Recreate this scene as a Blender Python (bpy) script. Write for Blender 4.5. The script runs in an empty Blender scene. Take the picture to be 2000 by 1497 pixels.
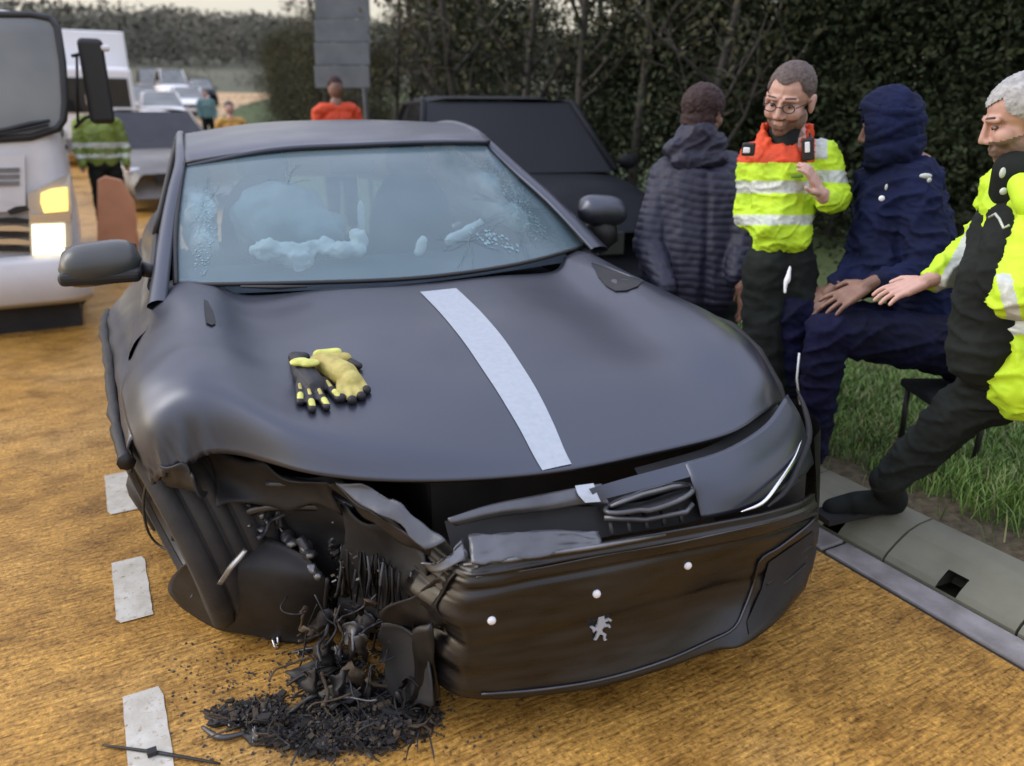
import bpy, bmesh, math, random
import numpy as np
from mathutils import Vector, Matrix, Quaternion, noise
from mathutils.bvhtree import BVHTree
random.seed(7)
rnd = random.random
def ru(a, b): return a + (b - a) * random.random()
R = math.radians
SC = bpy.context.scene
COL = SC.collection
V3 = Vector

# ------------------------------------------------------------------ camera
PITCH, YAW, CAMH = R(19.2), R(28.2), 1.5
cam_d = bpy.data.cameras.new('camera'); cam = bpy.data.objects.new('camera', cam_d); COL.objects.link(cam)
cam.location = (0, 0, CAMH); cam.rotation_euler = (R(90) - PITCH, 0, -YAW)
cam_d.sensor_width = 36; cam_d.lens = 27.0; cam_d.clip_start = 0.05; cam_d.clip_end = 3000
SC.camera = cam
cam_d.dof.use_dof = True; cam_d.dof.focus_distance = 2.25; cam_d.dof.aperture_fstop = 1.9
SC.render.filter_size = 2.1

# ------------------------------------------------------------------ sky, sun, exposure
SUN_EL, SUN_ROT = R(14), R(-62)
w = bpy.data.worlds.new('World'); SC.world = w; w.use_nodes = True
nt = w.node_tree; nt.nodes.clear()
wo = nt.nodes.new('ShaderNodeOutputWorld'); bg = nt.nodes.new('ShaderNodeBackground')
sky = nt.nodes.new('ShaderNodeTexSky'); sky.sky_type = 'NISHITA'; sky.sun_disc = False
sky.sun_elevation = SUN_EL; sky.sun_rotation = SUN_ROT; sky.dust_density = 3.0; sky.air_density = 1.0; sky.ozone_density = 1.0
hs = nt.nodes.new('ShaderNodeHueSaturation'); hs.inputs['Saturation'].default_value = 0.42
tc = nt.nodes.new('ShaderNodeTexCoord'); mp = nt.nodes.new('ShaderNodeMapping'); mp.inputs['Scale'].default_value = (1.2, 1.2, 4.5)
nz = nt.nodes.new('ShaderNodeTexNoise'); nz.inputs['Scale'].default_value = 1.7; nz.inputs['Detail'].default_value = 6
cr = nt.nodes.new('ShaderNodeValToRGB'); cr.color_ramp.elements[0].position = .35; cr.color_ramp.elements[1].position = .7
cr.color_ramp.elements[0].color = (5.0, 5.2, 5.9, 1); cr.color_ramp.elements[1].color = (7.6, 7.4, 7.3, 1)
mx = nt.nodes.new('ShaderNodeMixRGB'); mx.inputs[0].default_value = .62
L = nt.links.new
L(tc.outputs['Generated'], mp.inputs[0]); L(mp.outputs[0], nz.inputs['Vector']); L(nz.outputs['Fac'], cr.inputs[0])
L(sky.outputs[0], hs.inputs['Color']); L(hs.outputs[0], mx.inputs[1]); L(cr.outputs[0], mx.inputs[2])
# overcast sky: brighter overhead, cream towards the horizon
sp = nt.nodes.new('ShaderNodeSeparateXYZ'); L(tc.outputs['Generated'], sp.inputs[0])
gr_ = nt.nodes.new('ShaderNodeValToRGB'); L(sp.outputs[2], gr_.inputs[0]); e_ = gr_.color_ramp.elements
e_[0].position = 0; e_[0].color = (.50, .45, .33, 1); e_[1].position = 1; e_[1].color = (1.12, 1.18, 1.42, 1)
q_ = e_.new(.16); q_.color = (.62, .585, .50, 1); q_ = e_.new(.42); q_.color = (.86, .88, .98, 1)
mu = nt.nodes.new('ShaderNodeMixRGB'); mu.blend_type = 'MULTIPLY'; mu.inputs[0].default_value = 1
L(mx.outputs[0], mu.inputs[1]); L(gr_.outputs[0], mu.inputs[2])
L(mu.outputs[0], bg.inputs[0]); bg.inputs[1].default_value = 0.15
L(bg.outputs[0], wo.inputs[0])
sd = bpy.data.lights.new('sun', 'SUN'); so = bpy.data.objects.new('sun', sd); COL.objects.link(so)
sd.energy = 0.6; sd.angle = R(25); sd.color = (1.0, .93, .82)
# light comes from the front left, low, through cloud
dirv = V3((math.sin(SUN_ROT) * math.cos(SUN_EL + R(25)), math.cos(SUN_ROT) * math.cos(SUN_EL + R(25)), math.sin(SUN_EL + R(25))))
so.rotation_euler = dirv.to_track_quat('Z', 'Y').to_euler(); so.location = (-5, 5, 12)
SC.view_settings.view_transform = 'Standard'; SC.view_settings.look = 'None'
SC.view_settings.exposure = 1.03; SC.view_settings.gamma = 1; SC.view_settings.use_curve_mapping = False

# ------------------------------------------------------------------ pixel to place helpers (photo is 2000 x 1497)
_f = V3((math.sin(YAW) * math.cos(PITCH), math.cos(YAW) * math.cos(PITCH), -math.sin(PITCH)))
_r = V3((math.cos(YAW), -math.sin(YAW), 0)); _u = _r.cross(_f); _C = V3((0, 0, CAMH))
def ray(x, y): return _f + _r * ((x - 1000) / 1500) - _u * ((y - 748.5) / 1500)
def AZ(x, y, z):
    d = ray(x, y); return _C + d * ((z - CAMH) / d.z)
def AD(x, y, dep): return _C + ray(x, y) * dep

# ------------------------------------------------------------------ object helpers
def link(o, parent=None, **kw):
    COL.objects.link(o)
    if parent is not None: o.parent = parent
    for k, v in kw.items(): o[k] = v
    return o
def empty(name, loc=(0, 0, 0), rz=0, **kw):
    o = bpy.data.objects.new(name, None); o.location = loc; o.rotation_euler = (0, 0, rz); o.empty_display_size = .2
    return link(o, None, **kw)
def mobj(name, verts, faces, mat, parent=None, smooth=True, mi=None, **kw):
    me = bpy.data.meshes.new(name); me.from_pydata([tuple(v) for v in verts], [], faces)
    mats = mat if isinstance(mat, (list, tuple)) else [mat]
    for m in mats: me.materials.append(m)
    me.polygons.foreach_set('use_smooth', [smooth] * len(me.polygons))
    if mi is not None: me.polygons.foreach_set('material_index', mi)
    me.update()
    return link(bpy.data.objects.new(name, me), parent, **kw)
class MB:
    """collects shapes into one mesh"""
    def __init__(s): s.v = []; s.f = []
    def add(s, v, f):
        b = len(s.v); s.v += [V3(p) for p in v]; s.f += [tuple(i + b for i in q) for q in f]; return s
    def box(s, c, d, rot=None, taper=1.0):
        c = V3(c); M = rot or Matrix.Identity(3); v = []
        for k in (-1, 1):
            t = 1 if k < 0 else taper
            for (i, j) in ((-1, -1), (1, -1), (1, 1), (-1, 1)):
                v.append(c + M @ V3((i * d[0] / 2 * t, j * d[1] / 2 * t, k * d[2] / 2)))
        return s.add(v, [(3, 2, 1, 0), (4, 5, 6, 7), (0, 1, 5, 4), (1, 2, 6, 5), (2, 3, 7, 6), (3, 0, 4, 7)])
    def tube(s, pts, rad, n=8, cap=True):
        pts = [V3(p) for p in pts]; N = len(pts)
        rad = rad if isinstance(rad, (list, tuple)) else [rad] * N
        rings = []; up = V3((0, 0, 1)); prev = None
        for i, p in enumerate(pts):
            d = (pts[min(i + 1, N - 1)] - pts[max(i - 1, 0)])
            d = d.normalized() if d.length > 1e-9 else up
            if prev is None: a = d.orthogonal().normalized()
            else:
                a = prev - d * prev.dot(d); a = a.normalized() if a.length > 1e-6 else d.orthogonal().normalized()
            prev = a; b = d.cross(a)
            rings.append([p + (a * math.cos(t) + b * math.sin(t)) * rad[i] for t in [2 * math.pi * k / n for k in range(n)]])
        v = [q for r_ in rings for q in r_]; f = []
        for i in range(N - 1):
            for k in range(n):
                f.append((i * n + k, i * n + (k + 1) % n, (i + 1) * n + (k + 1) % n, (i + 1) * n + k))
        if cap: f += [tuple(range(n))[::-1], tuple((N - 1) * n + k for k in range(n))]
        return s.add(v, f)
    def ell(s, c, r, rot=None, nu=12, nv=8):
        c = V3(c); M = rot or Matrix.Identity(3); r = (r, r, r) if not hasattr(r, '__len__') else r
        v = [c + M @ V3((0, 0, -r[2]))]; f = []
        for j in range(1, nv):
            a = -math.pi / 2 + math.pi * j / nv
            for i in range(nu):
                b = 2 * math.pi * i / nu
                v.append(c + M @ V3((r[0] * math.cos(a) * math.cos(b), r[1] * math.cos(a) * math.sin(b), r[2] * math.sin(a))))
        v.append(c + M @ V3((0, 0, r[2]))); T = len(v) - 1
        for i in range(nu):
            f.append((0, 1 + (i + 1) % nu, 1 + i)); f.append((T, T - nu + i, T - nu + (i + 1) % nu))
            for j in range(nv - 2):
                a0 = 1 + j * nu; f.append((a0 + i, a0 + (i + 1) % nu, a0 + nu + (i + 1) % nu, a0 + nu + i))
        return s.add(v, f)
    def cap(s, a, b, ra, rb=None, n=12):
        """closed capsule from a to b"""
        rb = ra if rb is None else rb; a = V3(a); b = V3(b); d = b - a
        if d.length < 1e-6: return s.ell(a, ra)
        d.normalize(); pts = []; rad = []
        for t in (-1, -.85, -.5, 0): pts.append(a + d * ra * t); rad.append(ra * math.sqrt(max(0, 1 - t * t)) + 1e-4)
        for t in (0, .5, .85, 1): pts.append(b + d * rb * t); rad.append(rb * math.sqrt(max(0, 1 - t * t)) + 1e-4)
        return s.tube(pts, rad, n)
    def grid(s, G, flip=False, closed=False):
        nr, nc = len(G), len(G[0]); v = [p for row in G for p in row]; f = []
        for i in range(nr - 1):
            for j in range(nc - (0 if closed else 1)):
                q = (i * nc + j, i * nc + (j + 1) % nc, (i + 1) * nc + (j + 1) % nc, (i + 1) * nc + j)
                f.append(q[::-1] if flip else q)
        return s.add(v, f)
    def lathe(s, c, axis, prof, n=24):
        c = V3(c); axis = V3(axis).normalized(); a = axis.orthogonal().normalized(); b = axis.cross(a)
        G = [[c + axis * h + (a * math.cos(t) + b * math.sin(t)) * r_ for t in [2 * math.pi * k / n for k in range(n)]] for (r_, h) in prof]
        return s.grid(G, closed=True)
    def build(s, name, mat, parent=None, smooth=True, **kw): return mobj(name, s.v, s.f, mat, parent, smooth, **kw)
def cr_interp(P, n):
    """Catmull-Rom through rows of P (k x ... array) giving n rows"""
    P = np.asarray(P, float); k = len(P); out = []
    for i in range(n):
        t = i * (k - 1) / (n - 1); j = min(int(t), k - 2); t -= j
        p0 = P[j - 1] if j > 0 else 2 * P[0] - P[1]; p1 = P[j]; p2 = P[j + 1]; p3 = P[j + 2] if j + 2 < k else 2 * P[-1] - P[-2]
        out.append(.5 * ((2 * p1) + (-p0 + p2) * t + (2 * p0 - 5 * p1 + 4 * p2 - p3) * t * t + (-p0 + 3 * p1 - 3 * p2 + p3) * t ** 3))
    return np.array(out)
def surf(ctrl, nu, nv):
    A = cr_interp(np.array(ctrl, float), nu); B = cr_interp(A.transpose(1, 0, 2), nv).transpose(1, 0, 2)
    return B
def thick(o, t, off=-1, bev=0):
    me = o.data; c = CI @ _C if (o.parent is not None and 'CI' in globals()) else _C     # the seen side is the outer side
    if sum(1 if f.normal.dot(c - f.center) > 0 else -1 for f in me.polygons) < 0: me.flip_normals()
    m = o.modifiers.new('solid', 'SOLIDIFY'); m.thickness = t; m.offset = off
    if bev:
        b = o.modifiers.new('bev', 'BEVEL'); b.width = bev; b.segments = 2; b.limit_method = 'ANGLE'
    return o
def bevel(o, wd, seg=2):
    b = o.modifiers.new('bev', 'BEVEL'); b.width = wd; b.segments = seg; b.limit_method = 'ANGLE'; b.angle_limit = R(35); return o
def sub(o, n=1):
    m = o.modifiers.new('sub', 'SUBSURF'); m.levels = n; m.render_levels = n; return o
def rotm(ax, ang): return Matrix.Rotation(R(ang), 3, ax)
def frame(fwd, up=(0, 0, 1)):
    """3x3 with x = right, y = fwd, z = up"""
    y = V3(fwd).normalized(); x = y.cross(V3(up)).normalized(); z = x.cross(y)
    return Matrix((x, y, z)).transposed()

# ------------------------------------------------------------------ materials
def newmat(name):
    m = bpy.data.materials.new(name); m.use_nodes = True
    return m, m.node_tree, m.node_tree.nodes['Principled BSDF']
def nd(t, typ, **kw):
    n = t.nodes.new(typ)
    for k, v in kw.items():
        if k in n.inputs: n.inputs[k].default_value = v
        else: setattr(n, k, v)
    return n
def ramp(t, fac, stops):
    n = t.nodes.new('ShaderNodeValToRGB'); e = n.color_ramp.elements
    while len(e) < len(stops): e.new(.5)
    for i, (p, c) in enumerate(stops):
        e[i].position = p; e[i].color = (*c, 1) if len(c) == 3 else c
    t.links.new(fac, n.inputs[0]); return n
def mat(name, col, rough=.5, metal=0, col2=None, scale=8, detail=5, bump=0, bscale=None, spec=.5, coat=0, sheen=0, dist=.01, stretch=None, rough2=None):
    m, t, b = newmat(name)
    b.inputs['Base Color'].default_value = (*col, 1); b.inputs['Roughness'].default_value = rough; b.inputs['Metallic'].default_value = metal
    b.inputs['Specular IOR Level'].default_value = spec; b.inputs['Coat Weight'].default_value = coat; b.inputs['Sheen Weight'].default_value = sheen
    c = nd(t, 'ShaderNodeTexCoord'); src = c.outputs['Object']
    if stretch:
        mpn = nd(t, 'ShaderNodeMapping'); mpn.inputs['Scale'].default_value = stretch; t.links.new(src, mpn.inputs[0]); src = mpn.outputs[0]
    if col2 or rough2 is not None:
        n = nd(t, 'ShaderNodeTexNoise', Scale=scale, Detail=detail); t.links.new(src, n.inputs['Vector'])
        if col2: t.links.new(ramp(t, n.outputs['Fac'], [(.35, col), (.68, col2)]).outputs[0], b.inputs['Base Color'])
        if rough2 is not None:
            mr = nd(t, 'ShaderNodeMapRange'); mr.inputs[1].default_value = .35; mr.inputs[2].default_value = .65
            mr.inputs[3].default_value = rough; mr.inputs[4].default_value = rough2
            t.links.new(n.outputs['Fac'], mr.inputs[0]); t.links.new(mr.outputs[0], b.inputs['Roughness'])
    if bump:
        n2 = nd(t, 'ShaderNodeTexNoise', Scale=bscale or scale * 3, Detail=4); t.links.new(src, n2.inputs['Vector'])
        bp = nd(t, 'ShaderNodeBump', Strength=bump, Distance=dist); t.links.new(n2.outputs['Fac'], bp.inputs['Height']); t.links.new(bp.outputs[0], b.inputs['Normal'])
    return m
def emit(name, col, s):
    m, t, b = newmat(name); b.inputs['Emission Color'].default_value = (*col, 1); b.inputs['Emission Strength'].default_value = s
    b.inputs['Base Color'].default_value = (*col, 1); return m
def glassy(name, tint, milk, fac, rough=.05):
    """glass: part clear tinted, part solid milk colour with a gloss"""
    m, t, b = newmat(name); b.inputs['Base Color'].default_value = (*milk, 1); b.inputs['Roughness'].default_value = rough
    b.inputs['Specular IOR Level'].default_value = .8
    tr = nd(t, 'ShaderNodeBsdfTransparent'); tr.inputs[0].default_value = (*tint, 1)
    c = nd(t, 'ShaderNodeTexCoord'); n = nd(t, 'ShaderNodeTexNoise', Scale=3.5, Detail=4); t.links.new(c.outputs['Object'], n.inputs['Vector'])
    mr = nd(t, 'ShaderNodeMapRange'); mr.inputs[1].default_value = .3; mr.inputs[2].default_value = .7; mr.inputs[3].default_value = fac * .92; mr.inputs[4].default_value = min(1, fac * 1.08)
    t.links.new(n.outputs['Fac'], mr.inputs[0])
    mxs = nd(t, 'ShaderNodeMixShader'); t.links.new(mr.outputs[0], mxs.inputs[0]); t.links.new(tr.outputs[0], mxs.inputs[1]); t.links.new(b.outputs[0], mxs.inputs[2])
    t.links.new(mxs.outputs[0], t.nodes['Material Output'].inputs[0]); return m

M = {}
M['satin'] = mat('satin_grey_paint', (.014, .015, .022), .30, .0, (.019, .020, .028), 2.5, 6, spec=1.0, rough2=.43, bump=.03, bscale=90, dist=.002)
M['satin'].node_tree.nodes['Principled BSDF'].inputs['Specular Tint'].default_value = (.80, .86, 1.0, 1)
M['gloss'] = mat('gloss_black_plastic', (.005, .0045, .0042), .26, 0, (.016, .0135, .012), 9, 7, spec=.30, bump=.12, bscale=30, dist=.004, rough2=.5)
M['blackpl'] = mat('rough_black_plastic', (.009, .0085, .009), .6, 0, (.020, .018, .018), 12, 5, bump=.3, bscale=40, dist=.004)
M['bump'] = mat('scuffed_bumper', (.005, .0045, .0042), .25, 0, (.017, .0145, .013), 4, 9, spec=.5, bump=.04, bscale=30, dist=.003, rough2=.42, stretch=(1.6, 1.2, 8))
M['rubber'] = mat('tyre_rubber', (.018, .017, .017), .75, 0, (.035, .032, .03), 9, 5, bump=.4, bscale=70, dist=.003)
M['alloy'] = mat('dark_alloy', (.10, .10, .105), .35, .9, (.05, .05, .055), 6)
M['steel'] = mat('bent_steel', (.22, .22, .225), .38, .8, (.10, .10, .105), 7, 5, bump=.3, bscale=20, dist=.006)
M['crushed'] = mat('crushed_panel', (.11, .115, .125), .35, .4, (.055, .055, .06), 5, 5, bump=.4, bscale=16, dist=.01)
M['chrome'] = mat('bright_trim', (.75, .75, .77), .16, 1)
M['silver'] = mat('silver_stripe', (.36, .39, .43), .42, .1, (.32, .355, .40), 60, 3, bump=.05, bscale=50)
M['dark'] = mat('engine_bay_black', (.008, .008, .009), .7, 0, (.018, .018, .019), 9)
M['interior'] = mat('interior_trim', (.022, .030, .045), .7, 0, (.04, .05, .07), 5, bump=.2)
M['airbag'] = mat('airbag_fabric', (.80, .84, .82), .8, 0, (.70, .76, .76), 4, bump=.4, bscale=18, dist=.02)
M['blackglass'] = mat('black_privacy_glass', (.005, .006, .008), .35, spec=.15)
M['airbagd'] = mat('airbag_haze_tint', (.34, .42, .43), .9, 0, (.26, .35, .37), 4, bump=.4, bscale=18, dist=.02)  # airbag fabric with the windscreen's haze put into its colour
M['glass'] = glassy('windscreen_glass', (.80, .93, .97), (.18, .265, .30), .54, .14)  # pale milk colour paints in the sky's reflection on the screen
M['sideglass'] = glassy('dark_side_glass', (.10, .11, .12), (.02, .02, .025), .55, .04)
M['crack'] = mat('crazed_glass', (.22, .34, .37), .4, 0, (.15, .24, .28), 30, 6, bump=.6, bscale=60, dist=.004)
M['white'] = mat('white_truck_paint', (.62, .615, .63), .35, 0, (.52, .51, .52), 3, 5, coat=.3, bump=.06, bscale=12)
M['whitef'] = mat('white_van_paint', (.72, .72, .74), .4)
M['grey'] = mat('grey_plastic', (.16, .16, .165), .5, 0, (.11, .11, .115), 6)
M['tglass'] = mat('truck_glass', (.12, .13, .128), .30, 0, (.20, .21, .205), 1.6, 3, spec=.5)
M['gasket'] = mat('window_rubber', (.012, .012, .013), .5)
M['yellow'] = mat('yellow_glove', (.62, .62, .16), .6, 0, (.42, .42, .08), 30, 4, bump=.4, bscale=60, dist=.004)
M['tan'] = mat('tan_glove', (.50, .44, .13), .6, 0, (.34, .27, .07), 25, 4, bump=.4, bscale=60, dist=.004)
M['gblack'] = mat('glove_black', (.012, .012, .016), .6, bump=.3)
M['hiy'] = mat('hivis_yellow', (.52, .76, .022), .7, 0, (.40, .62, .018), 7, 4, bump=.35, bscale=14, dist=.012)
M['hio'] = mat('hivis_orange', (.62, .060, .008), .7, 0, (.52, .045, .007), 7, 4, bump=.35, bscale=14, dist=.012)
M['refl'] = mat('reflective_tape', (.50, .54, .48), .45, .1, (.42, .45, .42), 40, 3, bump=.2, bscale=30)
M['navy'] = mat('navy_fabric', (.006, .011, .050), .85, 0, (.004, .006, .022), 4, 5, bump=.5, bscale=12, dist=.015, spec=.2)
M['navyt'] = mat('navy_trousers', (.006, .007, .034), .85, 0, (.0035, .0045, .017), 5, 5, spec=.2, bump=.5, bscale=12, dist=.015)
M['puffer'] = mat('puffer_nylon', (.009, .010, .028), .62, 0, (.013, .014, .033), 6, 4, bump=.3, bscale=20, dist=.008)
M['blackcl'] = mat('black_cloth', (.006, .008, .007), .85, 0, (.013, .017, .015), 5, 5, spec=.25, bump=.5, bscale=14, dist=.012)
M['greycl'] = mat('dark_grey_cloth', (.010, .012, .014), .85, 0, (.030, .033, .038), 4, 5, spec=.25, bump=.5, bscale=14, dist=.012)
M['skin'] = mat('skin', (.46, .27, .21), .5, 0, (.52, .31, .25), 18, 4, bump=.1, bscale=60, dist=.002)
M['skin2'] = mat('brown_skin', (.16, .085, .06), .5, 0, (.24, .13, .09), 18, 4, bump=.1, bscale=60, dist=.002)
M['stubble'] = mat('beard_skin', (.13, .085, .065), .7, 0, (.24, .15, .11), 60, 4, bump=.3, bscale=120, dist=.002)
M['hairbr'] = mat('brown_hair', (.060, .042, .036), .7, 0, (.11, .08, .07), 60, 4, bump=.6, bscale=120, dist=.004)
M['hairgr'] = mat('grey_hair', (.26, .26, .26), .7, 0, (.45, .45, .44), 50, 4, bump=.6, bscale=120, dist=.004)
M['hairdk'] = mat('dark_red_hair', (.018, .007, .007), .8, 0, (.035, .013, .012), 40, 4, bump=.6, bscale=100, dist=.004)
M['whiteobj'] = mat('white_plastic', (.75, .76, .78), .4)
M['green'] = mat('green_badge', (.10, .25, .03), .6)
M['cone'] = mat('orange_plastic', (.62, .30, .17), .7, 0, (.52, .24, .13), 5)
M['sign'] = mat('sign_back_metal', (.14, .155, .165), .6, .1, (.105, .12, .13), 5, 4, bump=.1)
M['silvercar'] = mat('silver_car_paint', (.17, .16, .15), .4, .3, (.13, .12, .11), 4)
M['darkcar'] = mat('black_car_paint', (.006, .007, .010), .6, 0, (.010, .012, .015), 3, spec=.12)
M['lampw'] = emit('lit_headlamp', (1, .90, .62), .85)
M['lampo'] = emit('lit_indicator', (1, .66, .16), .75)
M['lampg'] = mat('lamp_glass', (.5, .5, .5), .15, .5)
M['redlamp'] = mat('red_lamp', (.35, .02, .02), .25)
# ================================================================== SETTING
def road_mat():
    m, t, b = newmat('wet_brushed_concrete'); k = t.links.new
    c = nd(t, 'ShaderNodeTexCoord')
    def noi(sc, det, st=None, rg=.5):
        s = c.outputs['Object']
        if st:
            q = nd(t, 'ShaderNodeMapping'); q.inputs['Scale'].default_value = st; k(s, q.inputs[0]); s = q.outputs[0]
        n = nd(t, 'ShaderNodeTexNoise', Scale=sc, Detail=det, Roughness=rg); k(s, n.inputs['Vector']); return n.outputs['Fac']
    big = noi(.9, 5); ridg = noi(1, 4, (13, 95, 1), .62); grit = noi(70, 6, None, .7); mid = noi(4, 6, (1, 1.5, 1), .65)
    r1 = ramp(t, big, [(.30, (.37, .195, .042)), (.5, (.46, .255, .064)), (.7, (.47, .295, .115))])
    r2 = ramp(t, ridg, [(.32, (.28, .22, .16)), (.45, (.80, .78, .74)), (.60, (1.2, 1.2, 1.15)), (.72, (1.6, 1.6, 1.5))])
    r3 = ramp(t, grit, [(.34, (.15, .11, .08)), (.45, (.80, .78, .76)), (.58, (1.15, 1.15, 1.1)), (.68, (1.7, 1.7, 1.65))])
    r4 = ramp(t, mid, [(.30, (.52, .46, .38)), (.5, (.95, .93, .9)), (.68, (1.2, 1.2, 1.15))])
    def mul(a, bb, f=1):
        x = nd(t, 'ShaderNodeMixRGB', blend_type='MULTIPLY'); x.inputs[0].default_value = f; k(a, x.inputs[1]); k(bb, x.inputs[2]); return x.outputs[0]
    col = mul(mul(mul(r1.outputs[0], r2.outputs[0], .8), r3.outputs[0], .85), r4.outputs[0])
    k(col, b.inputs['Base Color'])
    mr = nd(t, 'ShaderNodeMapRange'); mr.inputs[1].default_value = .35; mr.inputs[2].default_value = .65; mr.inputs[3].default_value = .20; mr.inputs[4].default_value = .55
    k(big, mr.inputs[0]); k(mr.outputs[0], b.inputs['Roughness']); b.inputs['Specular IOR Level'].default_value = .34
    b.inputs['Specular Tint'].default_value = (1.0, .82, .55, 1)
    ad = nd(t, 'ShaderNodeMath', operation='ADD'); k(ridg, ad.inputs[0]); k(grit, ad.inputs[1])
    bp = nd(t, 'ShaderNodeBump', Strength=.7, Distance=.006); k(ad.outputs[0], bp.inputs['Height']); k(bp.outputs[0], b.inputs['Normal'])
    return m
M['road'] = road_mat()
M['kerb'] = mat('kerb_concrete', (.155, .150, .108), .6, 0, (.205, .20, .145), 6, 6, bump=.3, bscale=60, dist=.003)
M['gutter'] = mat('gutter_concrete', (.19, .17, .16), .35, 0, (.33, .31, .30), 9, 6, bump=.4, bscale=60, dist=.003)
M['joint'] = mat('dark_joint', (.02, .018, .012), .8)
M['paint'] = mat('worn_white_paint', (.56, .54, .48), .45, 0, (.42, .39, .32), 14, 6, bump=.4, bscale=70, dist=.003)
_t = M['paint'].node_tree; _b = _t.nodes['Principled BSDF']; _l = [l for l in _t.links if l.to_socket == _b.inputs['Base Color']][0].from_socket
_c = nd(_t, 'ShaderNodeTexCoord'); _n = nd(_t, 'ShaderNodeTexNoise', Scale=45, Detail=8, Roughness=.75); _t.links.new(_c.outputs['Object'], _n.inputs['Vector'])
_rp = ramp(_t, _n.outputs['Fac'], [(.36, (0, 0, 0)), (.43, (1, 1, 1))]); _m = nd(_t, 'ShaderNodeMixRGB'); _m.inputs[1].default_value = (.26, .17, .07, 1)
_t.links.new(_rp.outputs[0], _m.inputs[0]); _t.links.new(_l, _m.inputs[2]); _t.links.new(_m.outputs[0], _b.inputs['Base Color'])
M['soil'] = mat('soil', (.075, .055, .030), .95, 0, (.12, .095, .055), 9, 6, bump=.8, bscale=40, dist=.02)
M['turf'] = mat('turf', (.030, .050, .012), .95, 0, (.060, .050, .022), 1.2, 6, bump=.8, bscale=30, dist=.03)
M['hill'] = mat('hill_fields', (.060, .064, .034), .95, 0, (.105, .10, .06), .018, 5)

def rise(y): return .052 * max(0, min(95, y) - 20)
def bend(y): return .027 * max(0, y - 16) ** 1.5 if y < 70 else .027 * 54 ** 1.5 + (y - 70) * .38
XK = 2.14                                   # gutter edge of the road; the road runs along +Y
def hz(x, y):                               # ground height beyond the kerb
    if x < 2.5: return 0
    h = .10 + min(.5, max(0, (x - 2.5)) * .05)
    return h + .03 * noise.noise(V3((x * .7, y * .7, 0)))
# ground under everything, out to the horizon
gy = [-60, 0, 20, 35, 50, 65, 80, 95, 1500]
mobj('ground', [q for y in gy for q in ((-900, y, rise(y) - .06), (2.62 + bend(min(y, 150)), y, rise(y) - .06))], [(2 * i, 2 * i + 1, 2 * i + 3, 2 * i + 2) for i in range(8)], M['hill'], kind='structure')
ry = [-8, 0, 8, 16] + [20 + 5 * i for i in range(19)]
rd = mobj('road', [q for y in ry for q in ((-11 + bend(y), y, rise(y)), (XK + (.4 if y > 16 else 0) + bend(y), y, rise(y)))], [(2 * i, 2 * i + 1, 2 * i + 3, 2 * i + 2) for i in range(len(ry) - 1)], M['road'], smooth=False, kind='structure')
# three worn dashes of the lane line (part of the road)
def dash(x0, x1, y0, y1, seed):
    random.seed(seed); n = 14; L_, R_ = [], []
    for i in range(n + 1):
        y = y0 + (y1 - y0) * i / n
        L_.append((x0 + ru(-.0015, .0015), y, .004)); R_.append((x1 + ru(-.0015, .0015), y, .004))
    L_[0] = (x0 + .012, y0, .004); R_[-1] = (x1 - .010, y1, .004)
    mobj('lane_dash', L_ + R_, [(i, n + 1 + i, n + 2 + i, i + 1) for i in range(n)], M['paint'], rd, smooth=False)
a = AZ(235, 925, 0); b_ = AZ(240, 1002, 0)
dash(-.135, -.020, b_.y, a.y, 1)
a = AZ(260, 1092, 0); b_ = AZ(262, 1212, 0)
dash(-.135, -.030, b_.y, a.y, 2)
a = AZ(285, 1350, 0)
dash(-.135, -.035, 1.38, a.y, 3)
random.seed(11)
# gutter channel: blocks
gut = empty('gutter', (0, 0, 0), kind='structure')
mb = MB().box((XK + .075, 10, -.02), (.17, 40, .03)); mb.build('bed', M['joint'], gut, smooth=False)
gm = None
for i in range(20):
    y = -1.6 + i * .92
    if gm is None:
        o = MB().box((0, 0, 0), (.120, .905, .03)).build('gutter_block', M['gutter'], gut, smooth=False); bevel(o, .006); gm = o.data
    else:
        o = bpy.data.objects.new('gutter_block', gm); link(o, gut); bevel(o, .006)
    o.location = (XK + .078, y, -.009 + ru(-.002, .001))
# drainage kerb stones with an inlet hole in the splayed face
kerb = empty('kerb', (0, 0, 0), kind='structure')
def kerb_mesh(hole=True):
    L0, L1 = -.228, .228
    prof = [(2.285, -.05), (2.285, .012), (2.300, .030), (2.345, .062), (2.400, .092), (2.455, .105), (2.530, .108), (2.530, -.05)]
    mb = MB(); ys = [L0, -.036, -.026, 0, .026, .036, L1]
    G = [[V3((x - 2.285, y, z)) for (x, z) in prof] for y in ys]
    mb.grid(G, flip=True)
    n = len(prof); k = len(ys)
    mb.f.append(tuple(range(n))[::-1] if False else tuple(range(n))); mb.f.append(tuple((k - 1) * n + i for i in range(n))[::-1])
    if hole:   # push the lower front cells in to make the inlet
        keep = []; drop = {(i, j) for i in (1, 2, 3, 4) for j in (1, 2)} 
        idx = 0
        for i in range(k - 1):
            for j in range(n - 1):
                if (i, j) not in drop: keep.append(mb.f[idx])
                idx += 1
        keep += mb.f[idx:]; mb.f = keep
        for i in (0, 1, 2, 3, 4): pass
        # recess walls
        top = [G[i][3] for i in (1, 2, 3, 4, 5)]; bot = [G[i][1] for i in (1, 2, 3, 4, 5)]
        rim = [G[1][1], G[1][2], G[1][3] + V3((-.004, .004, -.008)), G[2][3], G[3][3], G[4][3], G[5][3] + V3((-.004, -.004, -.008)), G[5][2], G[5][1]]
        inn = [p + V3((.09, 0, -.01)) for p in rim]
        m2 = MB().grid([rim, inn]); m2.f.append(tuple(range(9, 18)))
        return mb, m2
    return mb, None
k1, k2 = kerb_mesh(True); kmesh = hmesh = None
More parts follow.
